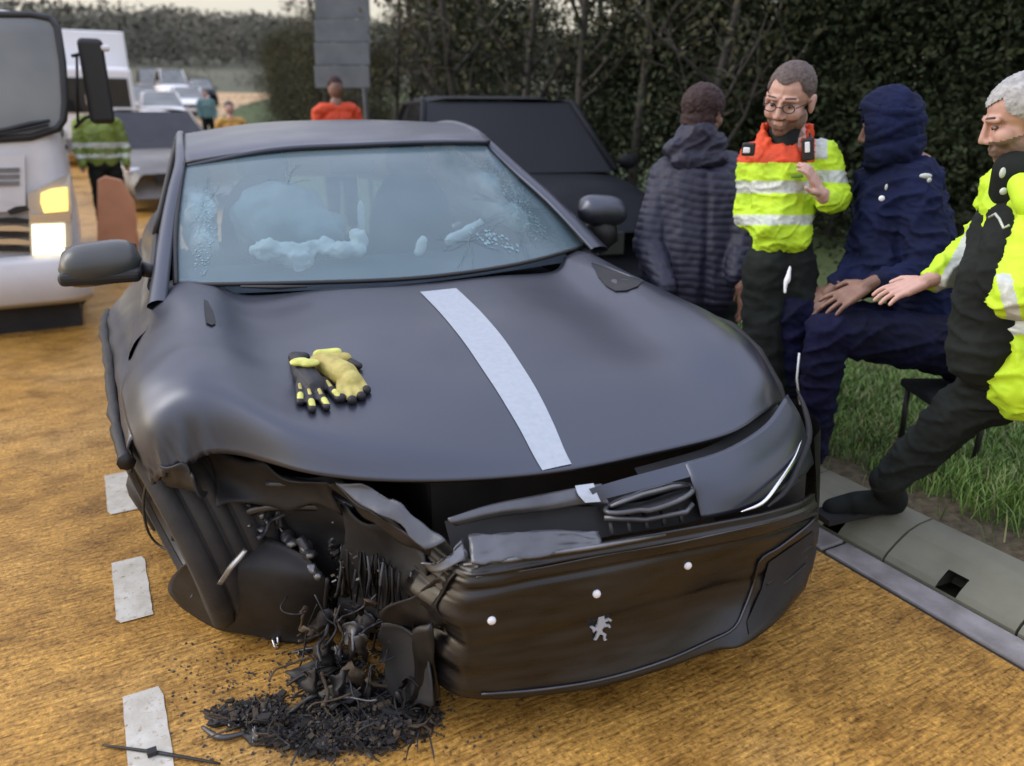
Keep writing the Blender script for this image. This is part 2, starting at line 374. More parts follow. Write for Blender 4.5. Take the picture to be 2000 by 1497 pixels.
ya = AZ(1680, 1058, .03).y; yb = AZ(1840, 1152, .03).y
pitchk = .465; y0 = yb
for i in range(-5, 32):
    y = y0 + i * pitchk
    if kmesh is None:
        o = k1.build('kerb_stone', M['kerb'], kerb, smooth=False); kmesh = o.data
        h = k2.build('inlet_hole', M['joint'], o, smooth=False); hmesh = h.data
    else:
        o = link(bpy.data.objects.new('kerb_stone', kmesh), kerb); h = link(bpy.data.objects.new('inlet_hole', hmesh), o)
    o.location = (2.285, y, ru(-.002, .002)); o.rotation_euler = (0, 0, ru(-.004, .004))
# verge: uneven ground to the right of the kerb
xs = [2.53 + .12 * i for i in range(26)] + [5.8 + 1.5 * i for i in range(14)] + [30, 50, 90, 200, 500]
ys = [-6 + .25 * i for i in range(60)] + [9.5 + 1.5 * i for i in range(30)] + [60, 90, 150, 260, 600, 1500]
G = [[V3((x + bend(y), y, rise(y) + (hz(x, y)) if x < 8 else rise(y) + .38 + .02 * (x - 8) * .1)) for y in ys] for x in xs]
def vmat():
    m, t, b = newmat('verge_ground'); k = t.links.new
    c = nd(t, 'ShaderNodeTexCoord'); sx = nd(t, 'ShaderNodeSeparateXYZ'); k(c.outputs['Object'], sx.inputs[0])
    n = nd(t, 'ShaderNodeTexNoise', Scale=6, Detail=6); k(c.outputs['Object'], n.inputs['Vector'])
    n2 = nd(t, 'ShaderNodeTexNoise', Scale=30, Detail=6); k(c.outputs['Object'], n2.inputs['Vector'])
    a = nd(t, 'ShaderNodeMath', operation='MULTIPLY_ADD'); a.inputs[1].default_value = .35; k(n.outputs['Fac'], a.inputs[0]); k(sx.outputs[0], a.inputs[2])
    mr = nd(t, 'ShaderNodeMapRange'); mr.inputs[1].default_value = 2.84; mr.inputs[2].default_value = 2.98; k(a.outputs[0], mr.inputs[0])
    s = ramp(t, n2.outputs['Fac'], [(.35, (.060, .045, .024)), (.65, (.125, .100, .058))]); g = ramp(t, n2.outputs['Fac'], [(.35, (.030, .050, .010)), (.65, (.075, .10, .026))])
    x = nd(t, 'ShaderNodeMixRGB'); k(mr.outputs[0], x.inputs[0]); k(s.outputs[0], x.inputs[1]); k(g.outputs[0], x.inputs[2]); k(x.outputs[0], b.inputs['Base Color'])
    b.inputs['Roughness'].default_value = .95
    bp = nd(t, 'ShaderNodeBump', Strength=.9, Distance=.02); k(n2.outputs['Fac'], bp.inputs['Height']); k(bp.outputs[0], b.inputs['Normal']); return m
MB().grid(G, flip=True).build('grass_verge', vmat(), kind='structure')
# grass blades
def blades(name, n, xr, yr, hr, wd, cols, dens=None):
    V, F, MI = [], [], []
    for i in range(n):
        x = ru(*xr); y = ru(*yr)
        g = noise.noise(V3((x * 3, y * 3, 1.3))) ; g2 = noise.noise(V3((x * 9, y * 9, 4)))
        edge = 2.66 + .10 * noise.noise(V3((0, y * 5, 2))) + .05 * g2
        if x < edge and rnd() > .06: continue
        if x < edge + .15 and rnd() > .5: continue
        h = ru(*hr) * (.75 + .9 * max(0, g + .25)) ; a = ru(0, 6.28); ln = ru(.1, .9) * h; z = hz(x, y)
        dx, dy = math.cos(a), math.sin(a); px, py = -dy * wd * .5, dx * wd * .5; b = len(V)
        V += [(x - px, y - py, z), (x + px, y + py, z), (x + dx * ln * .4 + px * .7, y + dy * ln * .4 + py * .7, z + h * .62), (x + dx * ln * .4 - px * .7, y + dy * ln * .4 - py * .7, z + h * .62), (x + dx * ln, y + dy * ln, z + h * .9)]
        F += [(b, b + 1, b + 2, b + 3), (b + 3, b + 2, b + 4)]
        q = 0 if rnd() < .45 + g * .5 else (1 if rnd() < .8 else 2); MI += [q, q]
    mobj(name, V, F, cols, mi=MI, smooth=False, kind='stuff', label='short green grass growing on the roadside verge', category='grass')
gc = [mat('grass_green', (.16, .27, .055), .7), mat('grass_dark', (.085, .15, .032), .7), mat('grass_straw', (.30, .29, .13), .8)]
blades('grass', 60000, (2.55, 4.3), (.2, 4.6), (.03, .085), .006, gc)

# ------------------------------------------------------------------ vegetation
def leafmat(name, c1, c2):
    return mat(name, c1, .8, 0, c2, .9, 5, spec=.15)
M['leafd'] = leafmat('evergreen_leaf', (.014, .022, .011), (.036, .044, .018))
M['leafm'] = leafmat('scrub_leaf', (.045, .048, .026), (.075, .066, .034))
M['leafo'] = leafmat('olive_leaf', (.060, .070, .022), (.095, .085, .030))
M['bark'] = mat('bark', (.030, .027, .022), .9, 0, (.062, .055, .045), 5, 6, bump=.8, bscale=20, dist=.02, stretch=(1, 1, .3))
M['far'] = mat('far_wood_leaf', (.045, .047, .033), .9, 0, (.085, .078, .055), .05, 4)
def branch_tree(seed, h, spread, nb=9, lean=.3, r0=.07, twigs=4):
    random.seed(seed); mb = MB(); tips = []
    p = V3((0, 0, -.1)); pts = [p]; d = V3((ru(-.1, .1), ru(-.1, .1), 1))
    for i in range(7):
        d = (d + V3((ru(-lean, lean), ru(-lean, lean), .5)) * .35).normalized(); p = p + d * h / 7; pts.append(p)
    mb.tube(pts, [r0 * (1 - .8 * i / 7) for i in range(8)], 7)
    for b in range(nb):
        i = random.randint(1, 6); s = pts[i].lerp(pts[i + 1], rnd()); a = ru(0, 6.28); l = spread * ru(.5, 1) * (1 - .08 * i)
        dd = V3((math.cos(a), math.sin(a), ru(.3, 1.2))).normalized(); q = [s]
        for j in range(4):
            dd = (dd + V3((ru(-.3, .3), ru(-.3, .3), ru(0, .35)))).normalized(); q.append(q[-1] + dd * l / 4)
        mb.tube(q, [r0 * .45 * (1 - .2 * j) for j in range(5)], 5, cap=False); tips += q[2:]
        for t_ in range(twigs):
            s2 = q[random.randint(1, 4)]; e = s2 + V3((ru(-1, 1), ru(-1, 1), ru(0, 1.3))).normalized() * l * ru(.3, .6); m_ = s2.lerp(e, .5) + V3((0, 0, .04))
            mb.tube([s2, m_, e], [.010, .007, .003], 3, cap=False); tips += [m_, e]
    return mb, tips
def leaves(seed, pts, n, rad, size, flat=.6):
    random.seed(seed); mb = MB()
    for i in range(n):
        c = random.choice(pts) + V3((random.gauss(0, rad), random.gauss(0, rad), random.gauss(0, rad * flat)))
        s = size * ru(.5, 1.3); a = V3((ru(-1, 1), ru(-1, 1), ru(-1, 1))).normalized() * s; b = a.orthogonal().normalized() * s * .5
        b.rotate(Quaternion(a.normalized(), ru(0, 6.28)))
        k = len(mb.v); mb.v += [c - a, c - b, c + a, c + b]; mb.f.append((k, k + 1, k + 2, k + 3))
    return mb
def protos():
    P = {}
    for k in range(3):   # thin bare trees of the roadside belt
        t, tips = branch_tree(20 + k, 5.2 + k * .6, 1.5, 12, .35, .06, 5)
        P['bare', k] = (t, leaves(30 + k, tips, 900, .22, .045))
    for k in range(3):   # dense evergreen bushes
        t, tips = branch_tree(40 + k, 2.9, 1.3, 12, .5, .05, 3)
        base = [V3((ru(-1.2, 1.2), ru(-1.2, 1.2), ru(.0, 2.6))) for _ in range(40)]
        P['bush', k] = (t, leaves(50 + k, [V3(q) for q in tips] + base, 15000, .26, .031))
    return P
PR = protos(); cache = {}
def plant(kind, k, loc, sc, label, cat, group, lm, nm):
    o = empty(nm, loc, ru(0, 6.28), label=label, category=cat, group=group); o.scale = sc if hasattr(sc, '__len__') else (sc, sc, sc)
    t, l = PR[kind, k]
    if (kind, k, lm) not in cache:
        a = t.build('trunk', M['bark'], o); b = l.build('crown' if kind != 'bush' else 'foliage', M[lm], o, smooth=False)
        cache[kind, k, lm] = (a.data, b.data)
    else:
        a, b = cache[kind, k, lm]
        link(bpy.data.objects.new('trunk', a), o); link(bpy.data.objects.new('crown' if kind != 'bush' else 'foliage', b), o)
    return o
random.seed(5)
# belt of bushes behind the people and along the road
BL = ['dark bush past the right edge behind the officer', 'dark bush at the right edge behind the grey haired officer', 'dark bush directly behind the officer head', 'dark bush between the navy hood and the officer', 'dark bush just left of the navy hood behind the medic', 'dark bush directly behind the medic in orange and yellow', 'dark bush behind the head of the person in quilted jacket', 'low dark bush above the black parked car right half', 'low dark bush above the black parked car left half',
      'tall dark bush in the second row at the right edge', 'tall dark bush in the second row behind the officer', 'tall dark bush in the second row behind the navy hood', 'tall dark bush in the second row behind the medic', 'tall dark bush in the second row left of the medic', 'dark bush over the right end of the wreck roof', 'dark bush over the middle of the wreck roof right of the sign', 'tall dark bush in the second row outside the right edge']
def vegx(px, dep): 
    p = AD(px, 300, dep); return p.x, p.y
for (px, dep, k, s) in [(2350, 6.3, 0, 1.0), (2140, 6.6, 1, 1.05), (1960, 6.9, 2, 1.0), (1800, 7.3, 0, 1.1), (1640, 7.7, 1, 1.05), (1490, 8.2, 2, 1.1), (1350, 8.8, 0, 1.15), (1220, 9.6, 1, .92), (1110, 10.6, 2, .90),
                        (2050, 8.4, 0, 1.5), (1870, 8.7, 2, 1.5), (1700, 9.2, 1, 1.6), (1540, 9.8, 0, 1.6), (1400, 10.4, 1, 1.3), (1010, 12.0, 0, 1.0), (920, 13.6, 1, 1.25), (2250, 8.2, 1, 1.5)]:
    x, y = vegx(px, dep)
    plant('bush', k, (x, y, hz(x, y)), (s, s, s * ru(.9, 1.1)), BL.pop(0), 'bush', 'dark bushes behind the verge', 'leafd', 'bush')
for i in range(20):
    y = 13 + i * 2.6 + ru(-.5, .5); x = 6.2 + ru(-.6, .8) + bend(y); s = ru(.85, 1.25)
    plant('bush', i % 3, (x, y, .3 + rise(y)), s, 'brownish scrub bush under the thin roadside trees', 'bush', 'scrub along the far verge', 'leafm', 'bush')
tr = [(1010, 9.5), (1130, 9.0), (1235, 8.4), (1350, 7.4), (1500, 8.8), (1650, 8.2), (905, 11), (835, 12.5), (775, 14), (725, 16), (680, 18), (640, 20), (1390, 9.5), (1850, 7.4), (960, 13), (880, 15), (800, 18), (1180, 11.5), (1290, 10.4)]
for i, (px, dep) in enumerate(tr):
    x, y = vegx(px, dep)
    plant('bare', i % 3, (x, y, .25), ru(.85, 1.05) * (1.12 if px > 900 else .98), 'thin bare tree with sparse twigs in the roadside belt', 'tree', 'thin trees in the roadside belt', 'leafm', 'bare_tree')
for i in range(16):
    y = 26 + i * 4.2; x = 6.4 + ru(-1, 1) + bend(y)
    plant('bare', i % 3, (x, y, .25 + rise(y)), ru(.8, 1.0), 'thin bare tree far along the road', 'tree', 'bare trees far along the road', 'leafm', 'bare_tree')
# far hillside with woods
def hh(x, y):
    d = (y - 95) / 210
    return 3.6 + 20 * max(0, min(1, d)) ** 1.1 + 1.2 * noise.noise(V3((x * .02, y * .02, 0))) * max(0, min(1, d * 4))
xs = [-320 + 14 * i for i in range(50)]; ys = [95 + 12 * i for i in range(26)]
MB().grid([[V3((x, y, hh(x, y))) for y in ys] for x in xs], flip=True).build('hillside', M['hill'], kind='structure')
random.seed(9); wood = MB()
def wclump(x, y, h):
    z = hh(x, y); n = 60
    for i in range(n):
        c = V3((x + random.gauss(0, h * .28), y + random.gauss(0, h * .28), z + ru(.05, 1.0) * h)); s = h * ru(.035, .085)
        a = V3((ru(-1, 1), ru(-1, 1), ru(-.6, 1))).normalized() * s; b = a.orthogonal().normalized() * s * .7
        k = len(wood.v); wood.v += [c - a, c - b, c + a, c + b]; wood.f.append((k, k + 1, k + 2, k + 3))
for i in range(150): wclump(ru(-90, 60), ru(108, 122), ru(1.5, 3))
for i in range(520): wclump(ru(-170, 120), ru(168, 210), ru(6, 10))
for i in range(1300): wclump(ru(-260, 190), ru(225, 320), ru(7, 12))
wood.build('far_woodland', M['far'], smooth=False, kind='stuff', label='greyish brown woods covering the distant hillside', category='woodland')
# ================================================================== THE WRECKED CAR
car = empty('crashed_car', (0.86, 1.16, 0), R(-6.4), label='crashed dark grey sports car with silver bonnet stripe and torn front corner', category='car')
CM = Matrix.Translation((0.86, 1.16, 0)) @ Matrix.Rotation(R(-6.4), 4, 'Z'); CI = CM.inverted()
def LZ(x, y, z): return CI @ AZ(x, y, z)
def LV(x, y, v):                 # car-local point of a photo ray on the plane v = const
    o = CI @ _C; d = CI.to_3x3() @ ray(x, y); return o + d * ((v - o.y) / d.y)
# ---- bonnet and wings: one skin from centre over the crowns to the arches
#        front edge        ...                                                              cowl
A_ = [(0, .315, .668), (0, .40, .700), (0, .62, .768), (0, .86, .818), (0, 1.1, .862), (0, 1.30, .893), (0, 1.47, .915)]
B_ = [(.30, .315, .672), (.30, .40, .704), (.30, .62, .772), (.30, .86, .818), (.30, 1.1, .860), (.30, 1.33, .890), (.30, 1.50, .915)]
C_ = [(.54, .320, .686), (.54, .41, .722), (.55, .62, .780), (.56, .86, .806), (.58, 1.1, .832), (.59, 1.36, .852), (.60, 1.62, .890)]
D_ = [(.70, .375, .705), (.71, .46, .762), (.72, .64, .828), (.72, .87, .862), (.73, 1.1, .880), (.73, 1.38, .905), (.71, 1.72, .930)]
E_ = [(.80, .440, .690), (.815, .52, .768), (.82, .67, .836), (.825, .88, .872), (.83, 1.12, .884), (.83, 1.40, .905), (.84, 1.78, .935)]
F_ = [(.88, .500, .660), (.90, .58, .715), (.915, .72, .790), (.925, .91, .825), (.93, 1.14, .838), (.93, 1.42, .850), (.93, 1.84, .865)]
G_ = [(.93, .560, .620), (.96, .63, .655), (.98, .76, .715), (.99, .93, .745), (1.0, 1.15, .750), (1.0, 1.43, .740), (1.0, 1.86, .760)]
def neg(c, f): # mirrored column, front edge pushed back by the crash
    out = []
    v0, v4 = c[0][1], c[4][1]; vf, zf = f
    for i, (u, v, z) in enumerate(c):
        if i >= 4: out.append((-u, v, z)); continue
        v2 = vf + (v - v0) * (v4 - vf) / (v4 - v0); z2 = float(np.interp(v2, [q[1] for q in c], [q[2] for q in c]))
        out.append((-u, v2, zf if i == 0 else (z2 * .60 + (zf + .055) * .40 if i == 1 else (z2 - .012 if i == 2 else z2))))
    return out
right = [B_, C_, D_, E_, F_, G_]
left = [neg(B_, (.385, .666)), neg(C_, (.50, .674)), neg(D_, (.66, .684)), neg(E_, (.715, .680)), neg(F_, (.74, .635)), neg(G_, (.80, .58))]
cols = left[::-1] + [A_] + right
S = surf(np.array(cols).transpose(1, 0, 2), 55, 121)      # rows front to back
# fine crash dents near the torn corner, soft waves elsewhere
for i in range(S.shape[0]):
    for j in range(S.shape[1]):
        u, v, z = S[i, j]
        if u < -.4:
            k = max(0, min(1, (-u - .45) * 2.2)) * max(0, min(1, (1.35 - v) * 2))
            S[i, j, 2] += k * .007 * noise.noise(V3((u * 9, v * 9, 0))); S[i, j, 0] += k * .007 * noise.noise(V3((u * 11, v * 8, 5)))
            e = max(0, 1 - i / 7.0) * max(0, min(1, (-u - .72) * 8))
            S[i, j, 2] -= e * abs(noise.noise(V3((u * 14, 3, 0)))) * .05; S[i, j, 1] += e * (noise.noise(V3((u * 17, 7, 0))) * .05 + noise.noise(V3((u * 90, 2, 0))) * .03)
GR = [[V3(p) for p in row] for row in S]
hood = MB().grid(GR, flip=True); ho = hood.build('bonnet', M['satin'], car); thick(ho, .012, -1)
bvh = BVHTree.FromPolygons([CM @ v for v in hood.v], hood.f)
def onhood(px, py, up=0):
    hit = bvh.ray_cast(_C, ray(px, py).normalized())
    if hit[0] is None: return None, None
    n = hit[1] if hit[1].z > 0 else -hit[1]; return CI @ (hit[0] + n * up), CI.to_3x3() @ n
def uvz(u, v, up=.0):            # height of the bonnet skin at local u, v
    hit = bvh.ray_cast(CM @ V3((u, v, 2)), V3((0, 0, -1)))
    return V3((u, v, (CI @ hit[0]).z + up)) if hit[0] else None
# stripe down the bonnet
cl = [(856, 568), (900, 612), (945, 666), (985, 725), (1022, 785), (1050, 838), (1072, 885), (1088, 914)]
wd = [.138, .135, .130, .120, .108, .096, .086, .080]
cp = []
for (x, y) in cl:
    p, n = onhood(x, y); cp.append(p)
cp = cr_interp([list(p) for p in cp], 40); ww = cr_interp([[q] for q in wd], 40)
G = []
for i in range(40):
    d = V3(cp[min(i + 1, 39)]) - V3(cp[max(i - 1, 0)]); s = V3((d.y, -d.x, 0)).normalized(); row = []
    for k in range(7):
        q = V3(cp[i]) + s * ww[i][0] * (k / 6 - .5); h = uvz(q.x, q.y, .0025); row.append(h if h else V3((q.x, q.y, cp[i][2] + .0025)))
    G.append(row)
MB().grid(G, flip=False).build('bonnet_stripe', M['silver'], ho)
# dark vents at the rear corners of the bonnet
def patch(name, poly, m, up=.002, parent=ho, sink=0):
    c = [onhood(x, y, up)[0] for (x, y) in poly]; c = [p for p in c if p]
    ce = sum(c, V3()) / len(c); f = [(i, (i + 1) % len(c), len(c)) for i in range(len(c))]
    return mobj(name, c + [ce - V3((0, 0, sink))], f, m, parent)
patch('bonnet_vent', [(1158, 519), (1180, 524), (1205, 534), (1232, 545), (1254, 552), (1246, 562), (1225, 570), (1203, 571), (1184, 560), (1168, 541)], M['dark'], .006, sink=.0)
patch('bonnet_vent', [(398, 588), (406, 592), (416, 612), (422, 634), (414, 639), (403, 634), (400, 612)], M['dark'], .006, sink=.0)
for pl in ([(1156, 517), (1190, 527), (1225, 541), (1256, 552)],):
    MB().tube([onhood(x, y, .006)[0] for x, y in pl], [.003, .005, .005, .003], 6).build('vent_lip', M['satin'], ho)
# ---- dark bay under the bonnet and behind the nose
bay = MB().box((.28, 1.08, .40), (1.05, 1.1, .56)).box((-.30, 1.45, .38), (.9, .4, .6)); 
bo = bay.build('engine_bay', M['dark'], car, smooth=False)
# ---- nose panel (right), with the lamp blade
# photo outline under the shut line, lifted to its place
np_ctrl = []
topl = [(1165, 935, .30, .62), (1240, 918, .30, .62), (1330, 897, .31, .635), (1420, 870, .33, .655), (1500, 820, .39, .68), (1540, 770, .45, .70)]
def LZp(x, y, z): return tuple(LZ(x, y, z))
rows = [
 [LZp(1150, 955, .640), LZp(1230, 932, .645), LZp(1330, 905, .655), LZp(1420, 876, .668), LZp(1495, 828, .690), LZp(1538, 770, .735)],
 [LZp(1170, 985, .600), LZp(1250, 965, .612), LZp(1345, 940, .625), LZp(1440, 912, .635), LZp(1530, 865, .650), LZp(1562, 810, .69)],
 [LZp(1190, 1015, .560), LZp(1265, 1000, .57), LZp(1355, 975, .585), LZp(1450, 955, .59), LZp(1545, 905, .60), LZp(1576, 850, .63)],
 [LZp(1205, 1040, .525), LZp(1280, 1030, .53), LZp(1365, 1015, .54), LZp(1455, 995, .54), LZp(1550, 950, .545), LZp(1590, 905, .55)]]
NP = surf(rows, 16, 30)
# the lamp slot takes the inner half: keep only columns right of it for the painted skin
nose = MB().grid([[V3(p) for p in r_] for r_ in NP[:, 12:]], flip=False).build('nose_panel', M['satin'], car); thick(nose, .01, -1)
MB().grid([[V3(p) for p in r_] for r_ in NP[:5, :13]], flip=False).build('nose_upper_lip', M['satin'], car)
# lamp housing and oval slot
def PL(l, z, off=(0, 0, 0)): return [LZ(x, y, z) + V3(off) for (x, y) in l]
lamp = MB()
ov = []
for k in range(28):
    t = 2 * math.pi * k / 28; cx, cy = 1268, 976; a_, b2 = 86, 19
    x = math.cos(t) * a_; y = math.sin(t) * b2 * (1.15 if math.cos(t) > 0 else .9)
    ov.append((cx + x, cy + y - x * .24))
zf = lambda x: .585 + (x - 1180) * .00010
ring = [LZ(x, y, zf(x)) for (x, y) in ov]
back = [p + V3((0, .10, -.03)) for p in ring]
m2 = MB().grid([ring, back], closed=True); m2.f.append(tuple(range(28, 56))); m2.build('lamp_recess', M['dark'], car, smooth=False)
MB().tube(ring + ring[:1], .0065, 6).build('lamp_rim', M['crushed'], car)
MB().tube([LZ(1192, 990, .592), LZ(1250, 966, .60), LZ(1310, 950, .607), LZ(1345, 948, .607)], [.005, .011, .012, .006], 8).build('lamp_blade', M['steel'], car)
# ledge carrying the stripe stub, left of the lamp: lower shut panel, buckled
led = surf([[LZp(875, 1012, .60), LZp(960, 985, .61), LZp(1060, 965, .62), LZp(1140, 950, .632), LZp(1175, 945, .635)],
            [LZp(880, 1022, .59), LZp(965, 1000, .598), LZp(1062, 985, .605), LZp(1145, 968, .617), LZp(1182, 965, .618)],
            [LZp(890, 1028, .575), LZp(975, 1010, .58), LZp(1066, 998, .588), LZp(1150, 985, .595), LZp(1190, 985, .597)]], 10, 30)
lo = MB().grid([[V3(p) for p in r_] for r_ in led]).build('slam_panel', M['crushed'], car); thick(lo, .008, -1)
st = surf([[LZp(1122, 951, .634), LZp(1158, 946, .636)], [LZp(1128, 968, .622), LZp(1164, 964, .624)], [LZp(1142, 984, .606), LZp(1172, 982, .607)]], 8, 4)
MB().grid([[V3(p) + V3((0, -.003, .004)) for p in r_] for r_ in st]).build('stripe_end', M['silver'], lo)
# dark shell behind nose and lamp
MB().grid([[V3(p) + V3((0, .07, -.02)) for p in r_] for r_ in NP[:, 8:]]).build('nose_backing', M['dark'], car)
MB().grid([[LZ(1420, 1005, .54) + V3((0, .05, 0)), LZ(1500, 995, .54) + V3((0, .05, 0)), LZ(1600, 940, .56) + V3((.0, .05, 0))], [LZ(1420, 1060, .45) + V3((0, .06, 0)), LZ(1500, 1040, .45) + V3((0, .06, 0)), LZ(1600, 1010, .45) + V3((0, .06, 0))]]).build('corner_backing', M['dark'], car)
# chrome sickle beside the headlamp
def taper(pts, r, n=8):
    q = cr_interp([list(p) for p in pts], 22); return MB().tube([V3(p) for p in q], [max(.0008, r * math.sin(math.pi * (i + .6) / 22.4) ** .6) for i in range(22)], n)
taper([LZ(1448, 1000, .552), LZ(1490, 982, .563), LZ(1520, 945, .585), (LZ(1552, 895, .61)), LZ(1568, 850, .635)], .0062).build('bright_trim', M['chrome'], car)
taper([LZ(1500, 990, .545), LZ(1535, 958, .56), LZ(1562, 905, .59), LZ(1580, 850, .62), LZ(1572, 800, .67), LZ(1556, 760, .71)], .010).build('lamp_gap', M['dark'], car)
# ---- bumper: glossy skin with creases
def bc(x, y, z=None, v=None):
    return tuple(LZ(x, y, z)) if z is not None else tuple(LV(x, y, v))
bt = [(905, 1108), (960, 1098), (1060, 1082), (1180, 1062), (1300, 1040), (1400, 1022), (1490, 1005), (1560, 985), (1592, 965)]
bm1 = [(850, 1150), (940, 1140), (1050, 1120), (1170, 1098), (1300, 1075), (1400, 1058), (1490, 1040), (1565, 1015), (1597, 1000)]
bm2 = [(845, 1225), (940, 1212), (1050, 1190), (1170, 1168), (1300, 1135), (1400, 1110), (1485, 1088), (1560, 1060), (1599, 1040)]
bm3 = [(845, 1300), (940, 1290), (1050, 1272), (1170, 1245), (1300, 1208), (1390, 1175), (1475, 1158), (1548, 1120), (1594, 1085)]
bb = [(850, 1366), (940, 1367), (1050, 1360), (1170, 1343), (1300, 1305), (1395, 1272), (1450, 1262), (1518, 1214), (1572, 1152)]
zs = [[.505, .525, .535, .54, .54, .54, .54, .53, .52], [.46, .48, .485, .49, .49, .49, .49, .48, .47], [.37, .385, .39, .395, .395, .395, .395, .39, .39], [.265, .265, .265, .265, .27, .275, .28, .29, .30], [.15, .145, .14, .14, .145, .155, .17, .19, .21]]
BC = [[LZp(x, y, z) for (x, y), z in zip(row, zr)] for row, zr in zip([bt, bm1, bm2, bm3, bb], zs)]
BS = surf(BC, 60, 120)
N_ = len(BS)
for i in range(BS.shape[0]):
    for j in range(BS.shape[1]):
        s = i / (N_ - 1); u = BS[i, j, 0]; n = 0
        for (c0, w0, h0) in ((.14, .022, .007), (.31, .022, -.008), (.66, .03, -.004)):
            n += h0 * math.exp(-((s - c0) / w0) ** 2)
        n += .003 * noise.noise(V3((u * 2, s * 5, 0))) + .0010 * noise.noise(V3((u * 5, s * 14, 3)))
        if u < -.05: n += .007 * noise.noise(V3((u * 9, s * 10, 9))) * min(1, (-u - .05) * 5)
        BS[i, j, 1] -= n
        if j < 12: BS[i, j, 0] += (12 - j) * .006 * noise.noise(V3((s * 5.3, 1, 1))) + (12 - j) * .0015 * noise.noise(V3((s * 31, 4, 1))); BS[i, j, 1] += (12 - j) ** 2 * .0012
bg_ = [[V3(p) for p in r_] for r_ in BS]
bump = MB().grid(bg_, flip=False).build('bumper', M['bump'], car); thick(bump, .012, -1)
bbv = BVHTree.FromPolygons([CM @ V3(p) for r_ in bg_ for p in r_], MB().grid(bg_).f)
def onb(px, py, up=0):
    h = bbv.ray_cast(_C, ray(px, py).normalized())
    if h[0] is None: return None, None
    n = h[1] if h[1].dot(ray(px, py)) < 0 else -h[1]; return CI @ (h[0] + n * up), CI.to_3x3() @ n
def bstrip(name, pts, r, m, up=.004):
    q = [onb(x, y, up)[0] for x, y in pts]; q = [p for p in q if p]
    q = cr_interp([list(p) for p in q], 40); return MB().tube([V3(p) for p in q], r, 6).build(name, m, bump)
bstrip('lower_trim', [(862, 1355), (940, 1354), (1050, 1346), (1170, 1328), (1290, 1293), (1385, 1252), (1432, 1228), (1452, 1190), (1470, 1140), (1484, 1092), (1520, 1068), (1570, 1030), (1590, 1012)], .0042, M['alloy'])
bstrip('crease_trim', [(930, 1128), (1050, 1110), (1170, 1086), (1300, 1064), (1420, 1040), (1500, 1022), (1570, 1002)], .0028, M['alloy'], .001)
for (x, y) in ((960, 1212), (1165, 1160), (1343, 1105)):
    p, n = onb(x, y, .002)
    MB().lathe(p, n, [(.0001, .006), (.006, .006), (.0095, .003), (.0105, 0), (.0105, -.01)], 16).build('parking_sensor', M['whiteobj'], bump)
# rearing horse emblem in low relief
hs_ = [(0, 10), (.8, 10.6), (1.6, 10.2), (2.7, 9.2), (2.4, 8.6), (1.6, 8.8), (1.3, 8.0), (1.6, 7.0), (3.0, 7.2), (3.9, 6.4), (3.4, 5.9), (2.9, 6.5), (1.6, 6.2), (1.9, 5.4), (3.2, 4.9), (3.5, 4.0), (2.9, 3.9), (2.7, 4.5), (1.2, 4.6), (.5, 3.9), (.9, 2.9), (2.0, 2.0), (1.6, .8), (2.2, .1), (1.2, 0), (1.0, 1.0), (1.1, 1.8), (-.1, 2.6), (-.6, 2.0), (-1.3, .9), (-2.1, 1.0), (-1.6, 1.7), (-1.2, 2.6), (-.9, 3.6), (-1.5, 4.2), (-2.3, 3.6), (-2.6, 4.8), (-3.4, 5.6), (-2.4, 5.7), (-1.6, 5.0), (-.8, 6.0), (-.6, 7.6), (-.7, 9.2)]
p, n = onb(1170, 1222, .004); s_ = .0082
ex = V3((1, -.0, 0)); ex = (ex - n * ex.dot(n)).normalized(); ez = n.cross(ex); ez = ez if ez.z > 0 else -ez
fr = [p + ex * (x * s_) + ez * ((y - 5) * s_) + n * .004 for (x, y) in hs_]; bk = [q - n * .006 for q in fr]; k = len(fr)
MB().add(fr + bk, [tuple(range(k))[::-1]] + [(i, (i + 1) % k, k + (i + 1) % k, k + i) for i in range(k)]).build('horse_emblem', M['silver'], bump, smooth=False)
# side intake: dark recess right of the trim line
ip = [(1500, 1098), (1540, 1070), (1588, 1036), (1588, 1085), (1568, 1135), (1525, 1188), (1462, 1240), (1458, 1215), (1486, 1150)]
q = [onb(x, y, .003)[0] for x, y in ip]; q = [p for p in q if p]; ce = sum(q, V3()) / len(q) + V3((0, .0, 0))
mobj('side_intake', q + [ce], [(i, (i + 1) % len(q), len(q)) for i in range(len(q))], M['dark'], bump)
for t in (.25, .5, .75):
    a1 = onb(1490 + t * 10, 1100 + t * 80, .006)[0]; a2 = onb(1585 - t * 20, 1045 + t * 75, .006)[0]
    if a1 and a2: MB().tube([a1, a1.lerp(a2, .5) + V3((.0, -.004, 0)), a2], .004, 6).build('intake_blade', M['blackpl'], bump)
# upper grille opening (dark, with crushed bar) between ledge and bumper
gp = surf([[LZp(880, 1030, .57), LZp(1000, 1012, .58), LZp(1100, 1000, .59), LZp(1200, 1000, .585), LZp(1330, 985, .585), LZp(1450, 990, .55)],
           [LZp(900, 1108, .49), LZp(1000, 1095, .50), LZp(1100, 1080, .51), LZp(1200, 1062, .52), LZp(1330, 1040, .52), LZp(1470, 1010, .53)]], 6, 30)
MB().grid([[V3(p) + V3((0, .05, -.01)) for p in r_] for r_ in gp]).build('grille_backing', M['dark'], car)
gb = surf([[LZp(915, 1045, .565), LZp(1000, 1040, .565), LZp(1090, 1035, .565), LZp(1170, 1040, .555)], [LZp(920, 1100, .53), LZp(1000, 1092, .535), LZp(1095, 1078, .54), LZp(1175, 1066, .54)]], 10, 30)
for i in range(10):
    for j in range(30): gb[i, j, 1] -= .012 * noise.noise(V3((i * .5, j * .3, 2)))
